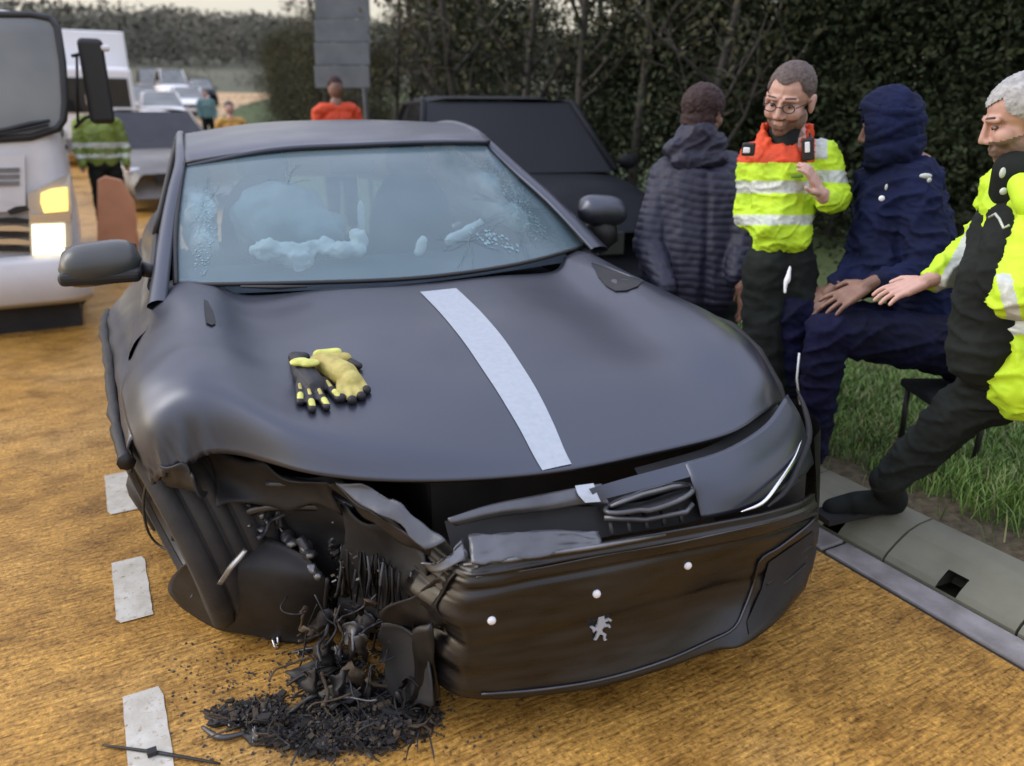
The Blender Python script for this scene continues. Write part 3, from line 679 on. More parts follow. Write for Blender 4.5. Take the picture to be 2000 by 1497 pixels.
g_ = MB().grid([[V3(p) for p in r_] for r_ in gb]).build('crushed_grille_plate', M['crushed'], car); thick(g_, .006)
MB().tube([LZ(905, 1104, .52), LZ(1000, 1094, .53), LZ(1060, 1084, .535), LZ(1180, 1066, .54), LZ(1300, 1045, .54)], [.004, .006, .005, .006, .003], 6).build('grille_edge', M['steel'], car)
for k in range(5):
    x = 1190 + k * 34; MB().tube([LZ(x, 1010 - k * 4, .57), LZ(x + 6, 1045 - k * 6, .54)], .006, 5).build('grille_rib', M['blackpl'], car)
MB().tube([LZ(1180, 1012, .575), LZ(1260, 1015, .565), LZ(1340, 1000, .565), LZ(1352, 985, .575)], .007, 6).build('grille_bar', M['crushed'], car)
# ---- flanks
def flank(s):
    st = []
    for (v, us, zs_, uw, zw, ul, zl, ub, zb) in [(1.40, .93, .85, 1.0, .72, .99, .46, .96, .22), (1.86, .93, .865, 1.01, .72, .99, .46, .95, .20), (2.3, .93, .90, 1.01, .72, .99, .46, .95, .20), (2.9, .92, .945, 1.01, .74, .99, .46, .95, .20), (3.3, .93, .985, 1.04, .78, 1.0, .55, .97, .30), (3.75, .93, 1.00, 1.05, .82, 1.03, .62, 1.02, .50), (4.2, .88, 1.0, 1.0, .80, .99, .55, .97, .35), (4.6, .74, .98, .86, .78, .88, .55, .86, .32)]:
        st.append([(s * us, v, zs_), (s * (us + uw) / 2 * 1.01, v, (zs_ + zw) / 2 + .02), (s * uw, v, zw), (s * ul, v, zl), (s * ub, v, zb)])
    return surf(st, 50, 18)
for s in (-1, 1):
    f_ = flank(s); o = MB().grid([[V3(p) for p in r_] for r_ in f_], flip=s > 0).build('side_panel', M['satin'], car)
    MB().tube([(s * .99, 1.48, .10), (s * 1.03, 1.55, .24), (s * 1.02, 2.3, .22), (s * 1.02, 3.1, .22), (s * 1.03, 3.3, .34)], [.03, .06, .06, .06, .05], 8).build('sill_cladding', M['blackpl'], o)
    if s > 0: MB().tube([(s * 1.005, 1.03 + .43 * math.cos(a), .37 + .40 * math.sin(a)) for a in [R(-20 + 20 * k) for k in range(11 if s > 0 else 6)]], .035, 8).build('arch_cladding', M['blackpl'], o)
    MB().tube([(s * 1.045, 3.78 + .43 * math.cos(a), .37 + .42 * math.sin(a)) for a in [R(-20 + 22 * k) for k in range(11)]], .035, 8).build('arch_cladding', M['blackpl'], o)
# right door and wing edge bent outwards, with its black cladding
ed = [(-1.19, 2.9, .60), (-1.165, 2.45, .63), (-1.10, 1.9, .655), (-1.045, 1.4, .675), (-1.005, 1.05, .665), (-.975, .86, .64)]
inn_ = [(-.96, 2.9, .80), (-.96, 2.45, .80), (-.97, 1.9, .77), (-.975, 1.4, .77), (-.965, 1.05, .755), (-.95, .86, .70)]
g_ = surf([inn_, [((a[0] + b[0]) / 2 - .012, a[1], (a[2] + b[2]) / 2 + .012) for a, b in zip(inn_, ed)], ed], 8, 40)
for j in range(40):
    for i in range(8): g_[i, j, 0] += .010 * noise.noise(V3((j * .2, i * .5, 1)))
thick(MB().grid([[V3(p) for p in r_] for r_ in g_]).build('bent_wing_edge', M['satin'], car), .006)
q = cr_interp(ed, 40); MB().tube([V3(p) + V3((-.012, 0, -.012 + .006 * noise.noise(V3((p[1] * 9, 0, 0))))) for p in q], [.019 + .012 * noise.noise(V3((i * .45, 2, 0))) for i in range(40)], 8).build('wing_cladding', M['blackpl'], car)
# right front wing below the crown
rw = surf([[(1.0, .58, .62), (.99, .50, .42), (.95, .46, .22)], [(.975, .44, .60), (.93, .36, .40), (.90, .32, .22)], [(.88, .36, .60), (.84, .27, .40), (.80, .22, .20)]], 10, 12)
MB().grid([[V3(p) for p in r_] for r_ in rw]).build('front_corner', M['gloss'], car)
# wheels
def wheel(c, rot=(0, 0, 0), name='wheel', r=.37, wd_=.26):
    wo_ = bpy.data.objects.new(name, None); link(wo_, car); wo_.location = c; wo_.rotation_euler = rot
    h = wd_ / 2
    MB().lathe((0, 0, 0), (1, 0, 0), [(r * .70, -h), (r * .93, -h), (r * .975, -h * .85), (r * .992, -h * .62), (r * .965, -h * .60), (r * .965, -h * .54), (r, -h * .52), (r, -h * .24), (r * .97, -h * .22), (r * .97, -h * .14), (r, -h * .12), (r, h * .12), (r * .97, h * .14), (r * .97, h * .22), (r, h * .24), (r, h * .52), (r * .965, h * .54), (r * .965, h * .60), (r * .992, h * .62), (r * .975, h * .85), (r * .93, h), (r * .70, h), (r * .66, h * .7), (r * .66, -h * .7), (r * .70, -h)], 40).build('tyre', M['rubber'], wo_)
    MB().lathe((0, 0, 0), (1, 0, 0), [(.03, h * .5), (.06, h * .5), (r * .60, h * .3), (r * .67, h * .85), (r * .69, h * .9), (r * .66, -h * .6)], 40).build('rim', M['alloy'], wo_)
    sp = MB()
    for k in range(10):
        a = 2 * math.pi * k / 10; sp.tube([(h * .6, .05 * math.cos(a), .05 * math.sin(a)), (h * .75, r * .66 * math.cos(a), r * .66 * math.sin(a))], [.018, .011], 6)
    sp.build('spokes', M['alloy'], wo_); return wo_
wheel((.86, 1.03, .37), (0, 0, 0)); wheel((.90, 3.78, .37)); wheel((-.90, 3.78, .37), (0, 0, R(180)))
wheel((-.83, 1.12, .33), (R(4), R(13), R(196)))
# ---- glasshouse
ws = [[(-.83, 1.72, .925), (-.42, 1.57, .93), (0, 1.50, .93), (.42, 1.57, .94), (.86, 1.84, .945)],
      [(-.815, 1.95, 1.07), (-.42, 1.80, 1.105), (0, 1.75, 1.11), (.42, 1.83, 1.12), (.80, 2.03, 1.08)],
      [(-.785, 2.18, 1.20), (-.40, 2.06, 1.245), (-.02, 2.02, 1.26), (.38, 2.08, 1.26), (.715, 2.25, 1.215)],
      [(-.755, 2.40, 1.305), (-.40, 2.33, 1.355), (-.04, 2.30, 1.370), (.30, 2.33, 1.375), (.61, 2.45, 1.375)]]
WS = surf(ws, 30, 40); wg = [[V3(p) for p in r_] for r_ in WS]
wso = MB().grid(wg, flip=True).build('windscreen', M['glass'], car)
wbv = BVHTree.FromPolygons([CM @ V3(p) for r_ in wg for p in r_], MB().grid(wg).f)
def onw(px, py, up=0):
    h = wbv.ray_cast(_C, ray(px, py).normalized())
    if h[0] is None: return None, None
    n = h[1] if h[1].dot(ray(px, py)) < 0 else -h[1]; return CI @ (h[0] + n * up), CI.to_3x3() @ n
# roof skin with header above the glass
rf = [[(-.77, 2.38, 1.30), (-.40, 2.30, 1.368), (-.04, 2.27, 1.385), (.30, 2.30, 1.392), (.63, 2.42, 1.385)],
      [(-.765, 2.55, 1.355), (-.40, 2.46, 1.405), (-.04, 2.43, 1.418), (.30, 2.46, 1.425), (.63, 2.58, 1.425)],
      [(-.76, 2.95, 1.405), (-.40, 2.9, 1.452), (-.04, 2.88, 1.468), (.30, 2.9, 1.470), (.62, 2.98, 1.462)],
      [(-.75, 3.4, 1.40), (-.40, 3.4, 1.455), (-.04, 3.4, 1.47), (.30, 3.4, 1.467), (.60, 3.4, 1.435)],
      [(-.72, 3.9, 1.30), (-.40, 3.95, 1.37), (-.04, 3.97, 1.39), (.30, 3.95, 1.385), (.58, 3.9, 1.31)],
      [(-.70, 4.45, 1.05), (-.40, 4.52, 1.10), (-.04, 4.55, 1.11), (.30, 4.52, 1.10), (.62, 4.45, 1.05)]]
RS = surf(rf, 50, 40); ro = MB().grid([[V3(p) for p in r_] for r_ in RS], flip=True).build('roof', M['satin'], car); thick(ro, .02, -1)
# pillars
def strip(pts, wds, name, m, nrm=(0, 0, 1), th=.03):
    pts = cr_interp([list(p) for p in pts], 24); wds = cr_interp([[w_] for w_ in wds], 24); G = []
    for i in range(24):
        d = V3(pts[min(i + 1, 23)]) - V3(pts[max(i - 1, 0)]); s = d.cross(V3(nrm)).normalized(); w_ = wds[i][0]
        up_ = s.cross(d).normalized(); row = []
        for a in range(10):
            t = 2 * math.pi * a / 10; row.append(V3(pts[i]) + s * math.cos(t) * w_ / 2 + up_ * math.sin(t) * th / 2)
        G.append(row)
    return MB().grid(G, closed=True).build(name, m, car)
strip([(.895, 1.76, .94), (.805, 2.04, 1.115), (.715, 2.28, 1.25), (.625, 2.50, 1.385), (.635, 2.75, 1.432), (.625, 3.1, 1.455), (.60, 3.6, 1.42)], [.12, .10, .085, .07, .06, .05, .05], 'pillar', M['satin'], (.3, -.4, .8), .04)
strip([(-.90, 1.60, .885), (-.85, 1.97, 1.08), (-.81, 2.2, 1.21), (-.775, 2.42, 1.305), (-.77, 2.7, 1.375), (-.765, 3.1, 1.41), (-.75, 3.6, 1.375)], [.07, .06, .055, .05, .04, .04, .04], 'pillar', M['satin'], (-.3, -.4, .8), .04)
# black rubber edge of the screen
MB().tube([V3(wg[0][j]) + V3((0, -.006, .002)) for j in range(40)], .009, 6).build('screen_seal', M['gasket'], car)
MB().tube([V3(wg[i][0]) + V3((-.006, -.004, .004)) for i in range(30)], .010, 6).build('screen_seal', M['gasket'], car)
MB().tube([V3(wg[i][39]) + V3((.004, -.002, .004)) for i in range(30)], .008, 6).build('screen_seal', M['gasket'], car)
MB().tube([V3(wg[29][j]) + V3((0, -.008, .006)) for j in range(40)], .008, 6).build('screen_seal', M['gasket'], car)
# side glass
for s in (-1, 1):
    rail = [(-.775, 2.40, 1.31), (-.77, 2.8, 1.385), (-.765, 3.2, 1.40), (-.74, 3.7, 1.33), (-.78, 4.1, 1.13)] if s < 0 else [(.66, 2.48, 1.36), (.645, 2.8, 1.43), (.635, 3.2, 1.44), (.61, 3.7, 1.36), (.68, 4.1, 1.13)]
    belt = [(s * .925, 1.84, .90), (s * .93, 2.4, .925), (s * .93, 3.0, .96), (s * .92, 3.6, 1.0), (s * .88, 4.2, 1.03)]
    g = surf([belt, rail], 6, 30)
    MB().grid([[V3(p) for p in r_] for r_ in g]).build('side_window', M['sideglass'], car)
    MB().tube([V3(p) for p in cr_interp(belt, 20)], .014, 6).build('belt_trim', M['gasket'], car)
    MB().tube([V3(g[i][13]) + V3((s * .004, 0, .003)) for i in range(6)], .02, 6).build('door_pillar', M['gasket'], car)
# mirrors: shell, dark base, arm
M['mirror'] = mat('mirror_black_paint', (.035, .038, .036), .35, 0, (.05, .053, .05), 5, coat=.1)
def mirror(c, s, parent=car):
    mo = bpy.data.objects.new('wing_mirror', None); link(mo, car); mo.location = c
    p = MB(); G = []
    for i in range(13):
        t = i / 12; x = -.14 + .28 * t; k = math.sqrt(max(0, 1 - (2 * t - 1) ** 4)); zt = .085 * k * (1 - .25 * t * 0); row = []
        for a in range(16):
            an = 2 * math.pi * a / 16; row.append(V3((s * x, -.02 + .10 * k * math.cos(an), .03 * (1 - 2 * t) * .4 + (zt if math.sin(an) > 0 else .075 * k) * math.sin(an) ** 1)))
        G.append(row)
    p.grid(G, closed=True)
    return mo, p
mo, p = mirror((-1.085, 1.93, .985), -1); o = p.build('mirror_shell', M['mirror'], mo)
MB().box((0, -.008, -.035), (.27, .205, .05)).build('mirror_skirt', M['gasket'], mo, smooth=False); bevel(mo.children[-1], .02, 3)
MB().tube([(.13, .0, -.03), (.20, .0, -.05)], [.03, .022], 8).build('mirror_arm', M['gasket'], mo)
MB().grid([[V3((x, .085, z)) for z in (-.05, .055)] for x in (-.12, .12)]).build('mirror_glass', M['chrome'], mo)
mo, p = mirror((1.03, 2.02, 1.075), 1); mo.scale = (.86, .9, .9); p.build('mirror_shell', M['satin'], mo)
MB().tube([(.0, 0, -.05), (.04, 0, -.14), (-.02, .02, -.20)], [.085, .075, .05], 10).build('mirror_skirt', M['gasket'], mo)
# wiper and scuttle
q = [onw(722, 553, .012)[0], onw(800, 546, .014)[0], onw(880, 536, .016)[0], onw(960, 524, .016)[0], onw(1035, 512, .014)[0]]
if all(q): MB().tube(q, [.005, .008, .015, .016, .007], 6).build('wiper', M['gasket'], car)
q = [LZ(470, 560, .935), LZ(540, 562, .935), LZ(600, 560, .935)]; MB().tube(q, [.004, .009, .004], 6).build('wiper', M['gasket'], car)
# cracks: crazed areas as raised shards plus fine fracture lines on the glass
random.seed(31)
def craze(cx, cy, rx, ry, n, tilt, size=.012):
    mb = MB()
    for i in range(n):
        a = ru(0, 6.28); r_ = math.sqrt(rnd()); x = rx * r_ * math.cos(a); y = ry * r_ * math.sin(a)
        X = cx + x * math.cos(tilt) - y * math.sin(tilt); Y = cy + x * math.sin(tilt) + y * math.cos(tilt)
        p, n_ = onw(X, Y, .0015)
        if p is None or rnd() < (r_ ** 3) * .8: continue
        s = size * ru(.4, 1.1); e1 = n_.orthogonal().normalized(); e1.rotate(Quaternion(n_, ru(0, 6.28))); e2 = n_.cross(e1); k = random.choice((3, 4, 5))
        an0 = ru(0, 6); vs = [p + (e1 * math.cos(an0 + 6.283 * t / k) + e2 * math.sin(an0 + 6.283 * t / k)) * s * ru(.7, 1.2) + n_ * ru(0, .0012) for t in range(k)]
        mb.add(vs, [tuple(range(k))])
    return mb
cz = craze(1005, 395, 105, 26, 1100, R(52), .0045); cz2 = craze(400, 450, 22, 95, 420, R(6), .0045); cz.add(cz2.v, cz2.f)
cz3 = craze(965, 470, 60, 16, 90, R(20), .009); cz.add(cz3.v, cz3.f)
cz.build('crazed_glass', M['crack'], wso, smooth=False, kind='stuff')
fl = MB()
def fracture(x, y, n=26, l=120):
    for k in range(n):
        a = ru(0, 6.28); P_ = []; X, Y = x, y
        for j in range(7):
            p, n_ = onw(X, Y, .002)
            if p is None: break
            P_.append(p); a += ru(-.3, .3); X += math.cos(a) * l / 7 * ru(.6, 1.2); Y += math.sin(a) * l / 7 * ru(.6, 1.2)
        if len(P_) > 2: fl.tube(P_, .0006, 3, cap=False)
fracture(1010, 410, 24, 120); fracture(915, 470, 12, 80); fracture(395, 400, 14, 70); fracture(560, 360, 6, 60)
fl.build('crack_lines', M['crack'], wso, kind='stuff')
# ---- cabin interior
MB().box((0, 2.6, .55), (1.6, 2.0, .5)).build('cabin_floor', M['interior'], car, smooth=False)
da = surf([[(-.78, 1.74, .88), (0, 1.62, .885), (.78, 1.80, .89)], [(-.80, 2.02, .93), (0, 2.0, .94), (.80, 2.06, .94)], [(-.80, 2.12, .85), (0, 2.12, .86), (.80, 2.14, .86)]], 8, 20)
MB().grid([[V3(p) for p in r_] for r_ in da]).build('dashboard', M['interior'], car)
def seat(u):
    so_ = bpy.data.objects.new('seat', None); link(so_, car); so_.location = (u, 2.85, .55)
    MB().ell((0, .12, .33), (.24, .10, .36), nu=20, nv=14).build('backrest', M['interior'], so_)
    MB().ell((0, .14, .72), (.13, .06, .10), nu=16, nv=10).build('headrest', M['interior'], so_)
    MB().ell((0, -.2, .03), (.25, .28, .10), nu=16, nv=10).build('seat_cushion', M['interior'], so_)
seat(-.40); seat(.36)
def fuse(name, mb, voxel, m, parent=None, smooth=6, disp=None, matfn=None, post=None, **kw):
    """fuse overlapping closed shapes into one continuous skin"""
    me = bpy.data.meshes.new('tmp'); me.from_pydata([tuple(v) for v in mb.v], [], mb.f); o = bpy.data.objects.new('tmp', me); COL.objects.link(o)
    r_ = o.modifiers.new('r', 'REMESH'); r_.mode = 'VOXEL'; r_.voxel_size = voxel; r_.adaptivity = 0
    if smooth:
        s = o.modifiers.new('s', 'SMOOTH'); s.factor = .5; s.iterations = smooth
    dg = bpy.context.evaluated_depsgraph_get(); ev = o.evaluated_get(dg); nm = bpy.data.meshes.new_from_object(ev)
    bpy.data.objects.remove(o); bpy.data.meshes.remove(me)
    mats = m if isinstance(m, (list, tuple)) else [m]; nm.materials.clear()
    for q in mats: nm.materials.append(q)
    if disp:
        nr = [v.normal.copy() for v in nm.vertices]
        for v, n_ in zip(nm.vertices, nr): v.co = v.co + n_ * disp(v.co)
    if post:
        bm = bmesh.new(); bm.from_mesh(nm); dl = [f for f in bm.faces if post(f.calc_center_median())]; bmesh.ops.delete(bm, geom=dl, context='FACES'); bm.to_mesh(nm); bm.free()
    if matfn:
        for f in nm.polygons: f.material_index = matfn(f.center)
    nm.polygons.foreach_set('use_smooth', [True] * len(nm.polygons)); nm.update(); nm.name = name
    return link(bpy.data.objects.new(name, nm), parent, **kw)
# deployed airbags
wr = lambda s, a: (lambda p: a * noise.noise(p * s) + a * .5 * noise.noise(p * s * 2.3))
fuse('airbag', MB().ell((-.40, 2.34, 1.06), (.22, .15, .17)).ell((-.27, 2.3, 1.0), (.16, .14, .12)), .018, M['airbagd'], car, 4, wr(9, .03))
b = MB()
b.ell((-.42, 1.93, .985), (.13, .07, .035)).ell((-.50, 1.92, 1.005), (.06, .05, .035)).ell((-.20, 1.92, .985), (.09, .06, .03)).ell((-.13, 1.93, 1.02), (.03, .04, .05)).ell((-.38, 1.90, .95), (.05, .06, .05)).ell((-.30, 1.95, 1.0), (.08, .05, .03))
fuse('airbag', b, .008, M['airbag'], car, 2, wr(22, .02), label='white collapsed airbag on the dashboard')
fuse('airbag', MB().cap((-.73, 2.2, 1.12), (-.73, 3.3, 1.2), .06, .08).cap((-.73, 2.15, 1.0), (-.73, 3.2, 1.05), .06, .08), .02, M['airbag'], car, 4, wr(9, .03), label='curtain airbag hanging over the side window')
fuse('airbag', MB().cap((.60, 2.35, 1.18), (.62, 3.3, 1.25), .06, .08).cap((.68, 2.2, 1.04), (.66, 3.2, 1.1), .06, .08), .02, M['airbag'], car, 4, wr(9, .03), label='curtain airbag hanging over the side window')
fuse('airbag', MB().cap((.25, 1.93, .99), (.42, 2.0, 1.05), .022).cap((.12, 1.93, .95), (.14, 1.94, 1.0), .022), .01, M['airbag'], car, 2, wr(16, .01))
p, n_ = onw(694, 318, 0)
MB().box(p + V3((0, .07, -.02)), (.19, .03, .06)).build('rear_view_mirror', M['dark'], car, smooth=False); bevel(car.children[-1], .012, 3)
MB().tube([p + V3((.02, .08, -.05)), p + V3((.025, .09, -.16))], .002, 4).build('hanging_cord', M['airbag'], car)
MB().ell(p + V3((.028, .09, -.24)), (.018, .012, .075)).build('hanging_charm', M['airbag'], car)
MB().lathe((-.38, 2.2, .93), (0, -.9, .45), [(.165, -.012), (.18, 0), (.165, .012), (.155, 0), (.165, -.012)], 28).build('steering_wheel', M['gasket'], car)
# ---- torn front corner
random.seed(77)
M['brownpl'] = mat('muddy_plastic', (.045, .030, .018), .7, 0, (.09, .065, .04), 20, 5, bump=.4)
def sheet(name, ctrl, m, amp=.012, fr=14, n=(16, 24), th=.005, parent=car):
    g = surf([[tuple(p) for p in r_] for r_ in ctrl], *n)
    for i in range(n[0]):
        for j in range(n[1]):
            p = V3(g[i, j]); e = min(i, j, n[0] - 1 - i, n[1] - 1 - j)
            g[i, j] += np.array(noise.noise_vector(p * fr)) * amp * (1.8 if e == 0 else 1)
    o = MB().grid([[V3(p) for p in r_] for r_ in g]).build(name, m, parent); thick(o, th); return o
# bent bonnet brace / lamp support strip running down to the bumper end
sheet('bent_lamp_bracket', [[LZ(655, 948, .64), LZ(700, 975, .62), LZ(760, 1015, .59), LZ(830, 1070, .55)], [LZ(705, 950, .645), LZ(755, 965, .63), LZ(815, 1010, .60), LZ(870, 1062, .56)]], M['crushed'], .010, 16)
sheet('torn_plastic_strip', [[LZ(640, 945, .62), LZ(690, 990, .59), LZ(740, 1030, .56), LZ(835, 1085, .52)], [LZ(655, 950, .635), LZ(702, 985, .61), LZ(758, 1022, .58), LZ(840, 1072, .545)]], M['gloss'], .008, 16)
sheet('torn_metal_corner', [[LZ(830, 1105, .50), LZ(870, 1085, .52), LZ(905, 1050, .54)], [LZ(842, 1120, .48), LZ(880, 1108, .50), LZ(915, 1102, .505)]], M['steel'], .012, 22, (10, 14))
# wing remains above the wheel
sheet('torn_wing_edge', [[LZ(290, 880, .66), LZ(330, 905, .66), LZ(385, 925, .65)], [LZ(300, 935, .58), LZ(345, 960, .56), LZ(400, 975, .56)]], M['blackpl'], .02, 14, (12, 16))
sheet('arch_liner', [[LZ(395, 880, .63), LZ(450, 900, .62), LZ(540, 925, .61), LZ(640, 945, .61)], [LZ(420, 930, .56), LZ(480, 945, .55), LZ(560, 955, .55), LZ(650, 970, .56)], [LZ(420, 985, .52), LZ(500, 985, .50), LZ(580, 990, .50), LZ(660, 1010, .50)]], M['blackpl'], .018, 9)
sheet('inner_wing', [[LZ(430, 905, .58), LZ(480, 930, .56), LZ(640, 950, .56), LZ(800, 1040, .52)], [LZ(425, 1010, .40), LZ(480, 1010, .40), LZ(640, 1040, .38), LZ(800, 1090, .40)], [LZ(430, 1110, .18), LZ(500, 1120, .2), LZ(660, 1150, .2), LZ(800, 1180, .25)]], M['dark'], .03, 6, (20, 30))
# big splayed liner shell on the ground
sheet('wheel_arch_liner', [
  [LZ(420, 1082, .34), LZ(480, 1050, .36), LZ(540, 1060, .36), LZ(600, 1090, .33)],
  [LZ(352, 1110, .25), LZ(450, 1110, .30), LZ(550, 1120, .30), LZ(640, 1140, .26)],
  [LZ(328, 1150, .12), LZ(440, 1165, .19), LZ(550, 1175, .20), LZ(640, 1180, .16)],
  [LZ(355, 1185, .03), LZ(440, 1215, .06), LZ(540, 1230, .06), LZ(635, 1225, .05)],
  [LZ(372, 1196, .004), LZ(440, 1232, .01), LZ(530, 1252, .01), LZ(600, 1252, .01)]], M['blackpl'], .007, 5, (30, 36), .006)
sheet('silver_streak', [[LZ(424, 1142, .30), LZ(445, 1105, .36), LZ(476, 1070, .40)], [LZ(434, 1144, .30), LZ(456, 1109, .36), LZ(483, 1075, .40)]], M['steel'], .002, 20, (4, 14), .006)
# suspension pieces, hoses, bolts
bits = [('suspension_arm', [(500, 1000, .42), (520, 1030, .38), (505, 1060, .34), (480, 1090, .30)], .014, 'steel'), ('suspension_arm', [(585, 1050, .38), (600, 1080, .34), (590, 1110, .28)], .016, 'crushed'),
        ('brake_hose', [(640, 1130, .30), (636, 1180, .20), (642, 1230, .08), (650, 1262, .03)], .006, 'blackpl'), ('brake_hose', [(690, 1060, .40), (672, 1130, .28), (668, 1200, .12), (680, 1262, .02)], .005, 'steel'),
        ('bent_rail', [(470, 1005, .44), (520, 990, .47), (600, 988, .47), (680, 995, .47), (760, 1040, .46)], .015, 'alloy'), ('bent_rail', [(520, 945, .56), (600, 950, .56), (690, 990, .52)], .008, 'crushed'),
        ('hanging_wire', [(700, 1080, .38), (712, 1150, .25), (735, 1210, .15), (728, 1275, .03)], .004, 'blackpl'), ('hanging_wire', [(745, 1090, .38), (738, 1160, .25), (760, 1240, .12), (752, 1330, .01)], .004, 'gasket'),
        ('hanging_wire', [(620, 1180, .2), (600, 1230, .1), (590, 1290, .02), (570, 1330, .01)], .003, 'gasket')]
for nm_, pts, r_, m_ in bits:
    q = cr_interp([list(LZ(*p)) for p in pts], 16); MB().tube([V3(p) for p in q], r_, 7).build(nm_, M[m_], car)
for (x, y, z, s) in [(498, 1020, .40, .024), (478, 1012, .42, .014), (512, 1006, .43, .016), (596, 1072, .35, .022), (560, 1050, .36, .02), (610, 1110, .3, .018)]:
    g = fuse('broken_hub_part', MB().ell(LZ(x, y, z), (s, s, s * 1.2)).ell(LZ(x + 10, y + 12, z), (s * .8, s, s * .5)), .007, M['steel'], car, 1, wr(40, .01))
# loose ends, brackets and harness strands
random.seed(99)
for k in range(46):
    x = ru(430, 800); y = ru(960, 1120) + max(0, x - 640) * .25; z = .50 - (y - 950) / 460
    q = [LZ(x, y, z + .02)]; d = V3((ru(-1, 1), ru(-.6, .3), ru(-1.2, .3))).normalized()
    for j in range(5): q.append(q[-1] + d * ru(.015, .045)); d = (d + V3((ru(-.7, .7), ru(-.5, .5), ru(-.8, .5)))).normalized()
    nm_, m_, r_ = random.choice([('wire_strand', 'gasket', .0028), ('wire_strand', 'blackpl', .003), ('torn_bracket', 'steel', .005), ('torn_bracket', 'crushed', .007), ('wire_strand', 'crushed', .002), ('torn_bracket', 'blackpl', .010)])
    q2 = cr_interp([list(p) for p in q], 14); MB().tube([V3(p) for p in q2], [r_ * ru(.7, 1.3) for _ in range(14)], 5).build(nm_, M[m_], car)
for k in range(34):
    x = ru(430, 830); y = ru(950, 1100) + max(0, x - 640) * .3; z = .50 - (y - 950) / 460 + .02; w_ = ru(25, 60); h_ = ru(15, 45)
    sheet('torn_flap', [[LZ(x, y, z), LZ(x + w_ * .5, y + ru(-8, 8), z + .02), LZ(x + w_, y + ru(-5, 10), z)], [LZ(x + ru(-12, 8), y + h_, z - .05), LZ(x + w_ * .5, y + h_ + ru(-8, 8), z - .03), LZ(x + w_ + ru(-10, 10), y + h_, z - .06)]], M[random.choice(['blackpl', 'gloss', 'gloss', 'crushed'])], .010, 26, (8, 10), .004)
for k in range(26):   # what hangs from the bumper corner down to the road
    x = ru(590, 850); y = ru(1150, 1340); z = max(.03, .30 - (y - 1130) / 900 + ru(-.05, .05)); w_ = ru(14, 48); h_ = ru(14, 50)
    sheet('hanging_shred', [[LZ(x, y, z), LZ(x + w_ * .5, y + ru(-8, 8), z + .02), LZ(x + w_, y + ru(-5, 10), z)], [LZ(x + ru(-18, 10), y + h_, max(.01, z - .06)), LZ(x + w_ * .5, y + h_ + ru(-14, 14), max(.01, z - .04)), LZ(x + w_ + ru(-14, 14), y + h_, max(.01, z - .07))]], M[random.choice(['blackpl', 'gloss', 'blackpl', 'crushed', 'brownpl'])], .012, 30, (8, 10), .003)
for k in range(60):
    x = ru(580, 850); y = ru(1130, 1370); z = max(.02, .30 - (y - 1130) / 850 + ru(-.04, .05))
    q = [LZ(x, y, z)]; d = V3((ru(-1, 1), ru(-.6, .3), ru(-1.4, .2))).normalized()
    for j in range(5):
        q.append(q[-1] + d * ru(.012, .04)); q[-1].z = max(.006, q[-1].z); d = (d + V3((ru(-.8, .8), ru(-.5, .5), ru(-.8, .6)))).normalized()
    r_ = random.choice((.0018, .0025, .004, .006)); q2 = cr_interp([list(p) for p in q], 14); MB().tube([V3(p) for p in q2], [r_ * ru(.6, 1.4) for _ in range(14)], 5).build('wire_strand', M[random.choice(['gasket', 'blackpl', 'crushed', 'brownpl'])], car)
# radiator core, torn: fins
rc = empty('tmp'); bpy.data.objects.remove(rc)
core = bpy.data.objects.new('radiator', None); link(core, car)
for k in range(30):
    x = 665 + k * 5.4; y0 = 1060 + k * 2.3 + ru(-8, 8); z0 = .40 + ru(-.02, .02)
    q = [LZ(x + ru(-5, 5), y0, z0), LZ(x + ru(-7, 7), y0 + 40, z0 - .06), LZ(x + ru(-9, 9), y0 + ru(75, 110), z0 - ru(.12, .17))]
    MB().tube(q, [.004, .0055, .003], 4).build('radiator_fin', M['crushed' if k % 5 == 0 else 'gloss'], core)
sheet('radiator_shroud', [[LZ(660, 1010, .50), LZ(740, 1030, .50), LZ(830, 1090, .48)], [LZ(670, 1110, .32), LZ(750, 1120, .34), LZ(840, 1160, .36)], [LZ(650, 1220, .12), LZ(740, 1240, .14), LZ(830, 1250, .2)]], M['dark'], .03, 10, (16, 20), parent=core)
# torn end of the bumper curling in
sheet('bumper_end', [[LZ(760, 1190, .34), LZ(800, 1165, .38), LZ(850, 1130, .44), LZ(900, 1108, .50)], [LZ(745, 1215, .29), LZ(790, 1200, .32), LZ(830, 1185, .36), LZ(860, 1170, .42)], [LZ(800, 1235, .25), LZ(830, 1230, .27), LZ(850, 1225, .32), LZ(870, 1225, .35)]], M['gloss'], .010, 16, (14, 20))
sheet('bumper_inner', [[LZ(745, 1210, .27), LZ(800, 1215, .28), LZ(850, 1235, .3)], [LZ(735, 1290, .12), LZ(790, 1300, .14), LZ(850, 1310, .2)], [LZ(750, 1370, .01), LZ(800, 1375, .03), LZ(860, 1366, .13)]], M['dark'], .02, 9, (14, 16))
sheet('bumper_tail', [[LZ(835, 1225, .33), LZ(850, 1300, .22), LZ(856, 1368, .10)], [LZ(800, 1235, .29), LZ(812, 1320, .15), LZ(800, 1372, .05)], [LZ(812, 1262, .22), LZ(835, 1320, .15), LZ(830, 1370, .06)]], M['gloss'], .012, 12, (14, 16))
MB().tube([LZ(800, 1362, .04), LZ(820, 1340, .06), LZ(838, 1362, .04)], [.004, .014, .004], 5).build('broken_clip', M['steel'], car)
